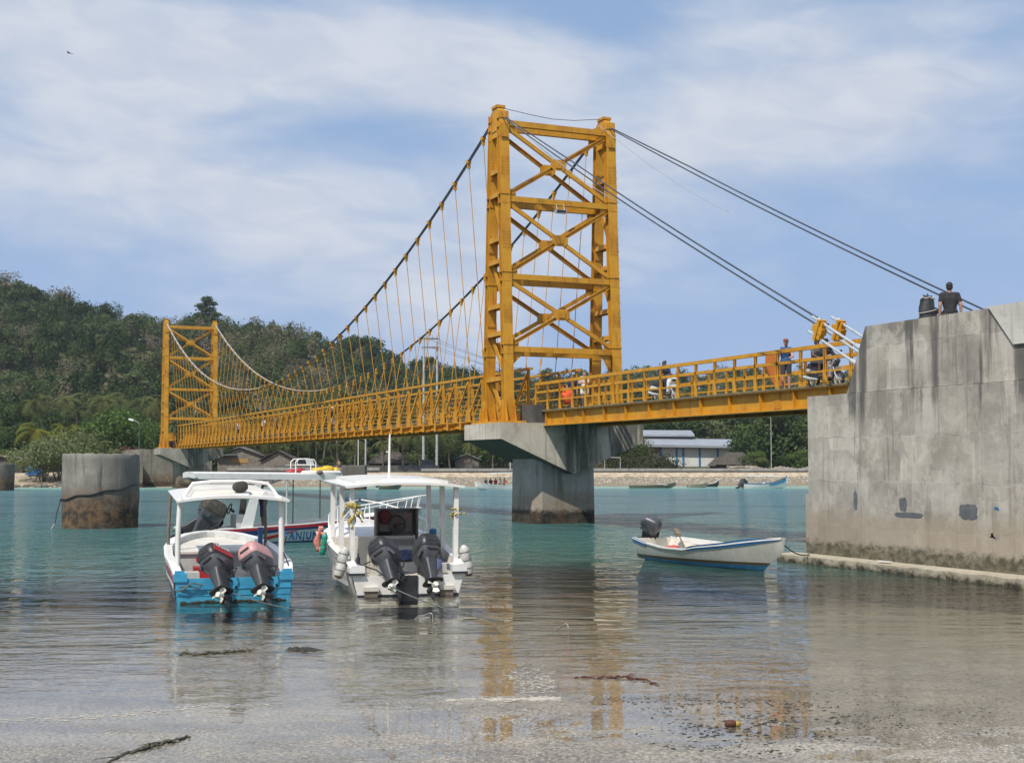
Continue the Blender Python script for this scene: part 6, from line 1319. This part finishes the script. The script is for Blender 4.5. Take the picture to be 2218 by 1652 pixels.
def weedpatch(label,cx_,cy_,rx,ry,n,seed,mat=WEEDD,s0=.018,s1=.05,name='seaweed_patch'):
    rn=random.Random(seed); m=MB(); CLU=[(rn.uniform(0,6.3),rn.random()**.6) for _ in range(17)]
    for k in range(n):
        a=rn.uniform(0,6.3); q=rn.random()**.6
        if k%3: a,q=(cl_:=CLU[k%len(CLU)])[0]+rn.gauss(0,.16),min(1.1,abs(cl_[1]+rn.gauss(0,.10)))
        p=atz(cx_+rx*q*math.cos(a),cy_+ry*q*math.sin(a),0); s_=rn.uniform(s0,s1)
        scrap(m,rn,p.x,p.y,max(sb_z(p.x,p.y),-.004)+.002,s_*rn.uniform(.7,2.2),s_*rn.uniform(.6,1.3),s_*rn.uniform(.12,.5))
    return tag(m.build(name,mat,None,True),label,'seaweed' if 'weed' in name else 'shells',kind='stuff')
weedpatch('small dark green clump of seaweed right of the weedy branch',660,1407,34,4,50,3,s0=.03,s1=.08)
weedpatch('dark seaweed and pebbles scattered over wet sand at the lower right',1620,1575,270,62,620,4,s0=.006,s1=.022); weedpatch('thin line of dark weed bits along the tide mark',1480,1518,200,16,420,5,s0=.005,s1=.016)
weedpatch('dark pebbles dotted over the wet sand on the right',1950,1545,280,70,520,9,s0=.004,s1=.014)
SHELL=pm('white_shell',(.50,.47,.42),(.34,.31,.27),12,.6)
weedpatch('white shell fragments scattered on wet sand at the bottom centre',1110,1590,190,66,620,6,SHELL,.004,.011,'shell_scatter'); weedpatch('white shell fragments scattered on wet sand at the bottom right corner',2090,1610,150,50,520,7,SHELL,.004,.011,'shell_scatter'); weedpatch('a few white shell bits on wet sand at the bottom left',700,1610,560,45,170,8,SHELL,.004,.009,'shell_scatter')
FOAM=pm('pale_foam',(.44,.41,.34),(.34,.31,.25),8,.8)
def foam(label,pts,n,w_,seed,s1=.05):
    rn=random.Random(seed); m=MB()
    for k in range(n):
        u=rn.random()*(len(pts)-1); i=int(u); f=u-i; p=atz(pts[i][0]*(1-f)+pts[i+1][0]*f,pts[i][1]*(1-f)+pts[i+1][1]*f+rn.gauss(0,w_),.004); s_=rn.uniform(.012,s1)
        scrap(m,rn,p.x,p.y,.0025,s_*rn.uniform(1,3.2),s_*rn.uniform(.5,1.5),.003)
    tag(m.build('foam_line',FOAM,None,True),label,'foam',kind='stuff')
foam('thin white foam line along the water edge at the lower centre',[(965,1515),(1060,1514),(1150,1512),(1212,1511)],330,2.2,1,.022); foam('faint foam line along the water edge at the lower left',[(0,1561),(100,1556),(200,1552),(330,1541),(420,1530),(620,1522)],120,2.6,2,.018)
foam('patch of broken white foam above the foam line at lower centre',[(1090,1462),(1160,1468),(1200,1478),(1130,1490)],210,13,3,.013)
def hook(label,p0,p1,p2,r_):
    a=atz(*p0,-.02);b=Vector(atz(p1[0],p1[1],0));c_=atz(*p2,-.06); Yb=c_.y; b=at(p1[0],p1[1],Yb); a2=Vector((a.x,a.y,a.z))
    P=[a2,a2.lerp(b,.5)+Vector((0,0,.01)),a2.lerp(b,.88)+Vector((0,0,.01)),b,b.lerp(c_,.12)+Vector((.012,0,0)),b.lerp(c_,.5)+Vector((.012,0,0)),c_]
    tag(MB().tube(P,r_,8).build('bent_rod',pm('rusty_rod',(.40,.38,.36),(.22,.17,.13),16,.55,.3),None,smooth=60),label,'rod')
hook('bent steel rod poking out of the shallows behind the foam, right one',(1200,1366),(1227,1350),(1232,1378),.014); hook('thin bent steel rod poking out of the shallows below the white boat',(896,1341),(934,1327),(937,1350),.010)
p=atz(1583,1572,0); m=MB(); m.ell((0,0,.02),(.075,.05,.045),14,8); m.cm=1; m.ell((.055,.0,.018),(.05,.04,.034),12,7)
o=m.build('coconut_husk',[pm('husk_brown',(.10,.03,.015),(.06,.025,.012),9,.8),pm('husk_yellow',(.42,.32,.06),(.3,.2,.04),9,.7)],None,True,loc=(p.x,p.y,sb_z(p.x,p.y)+.01)); tag(o,'brown and yellow coconut husk lying on the wet sand at lower right','coconut husk')
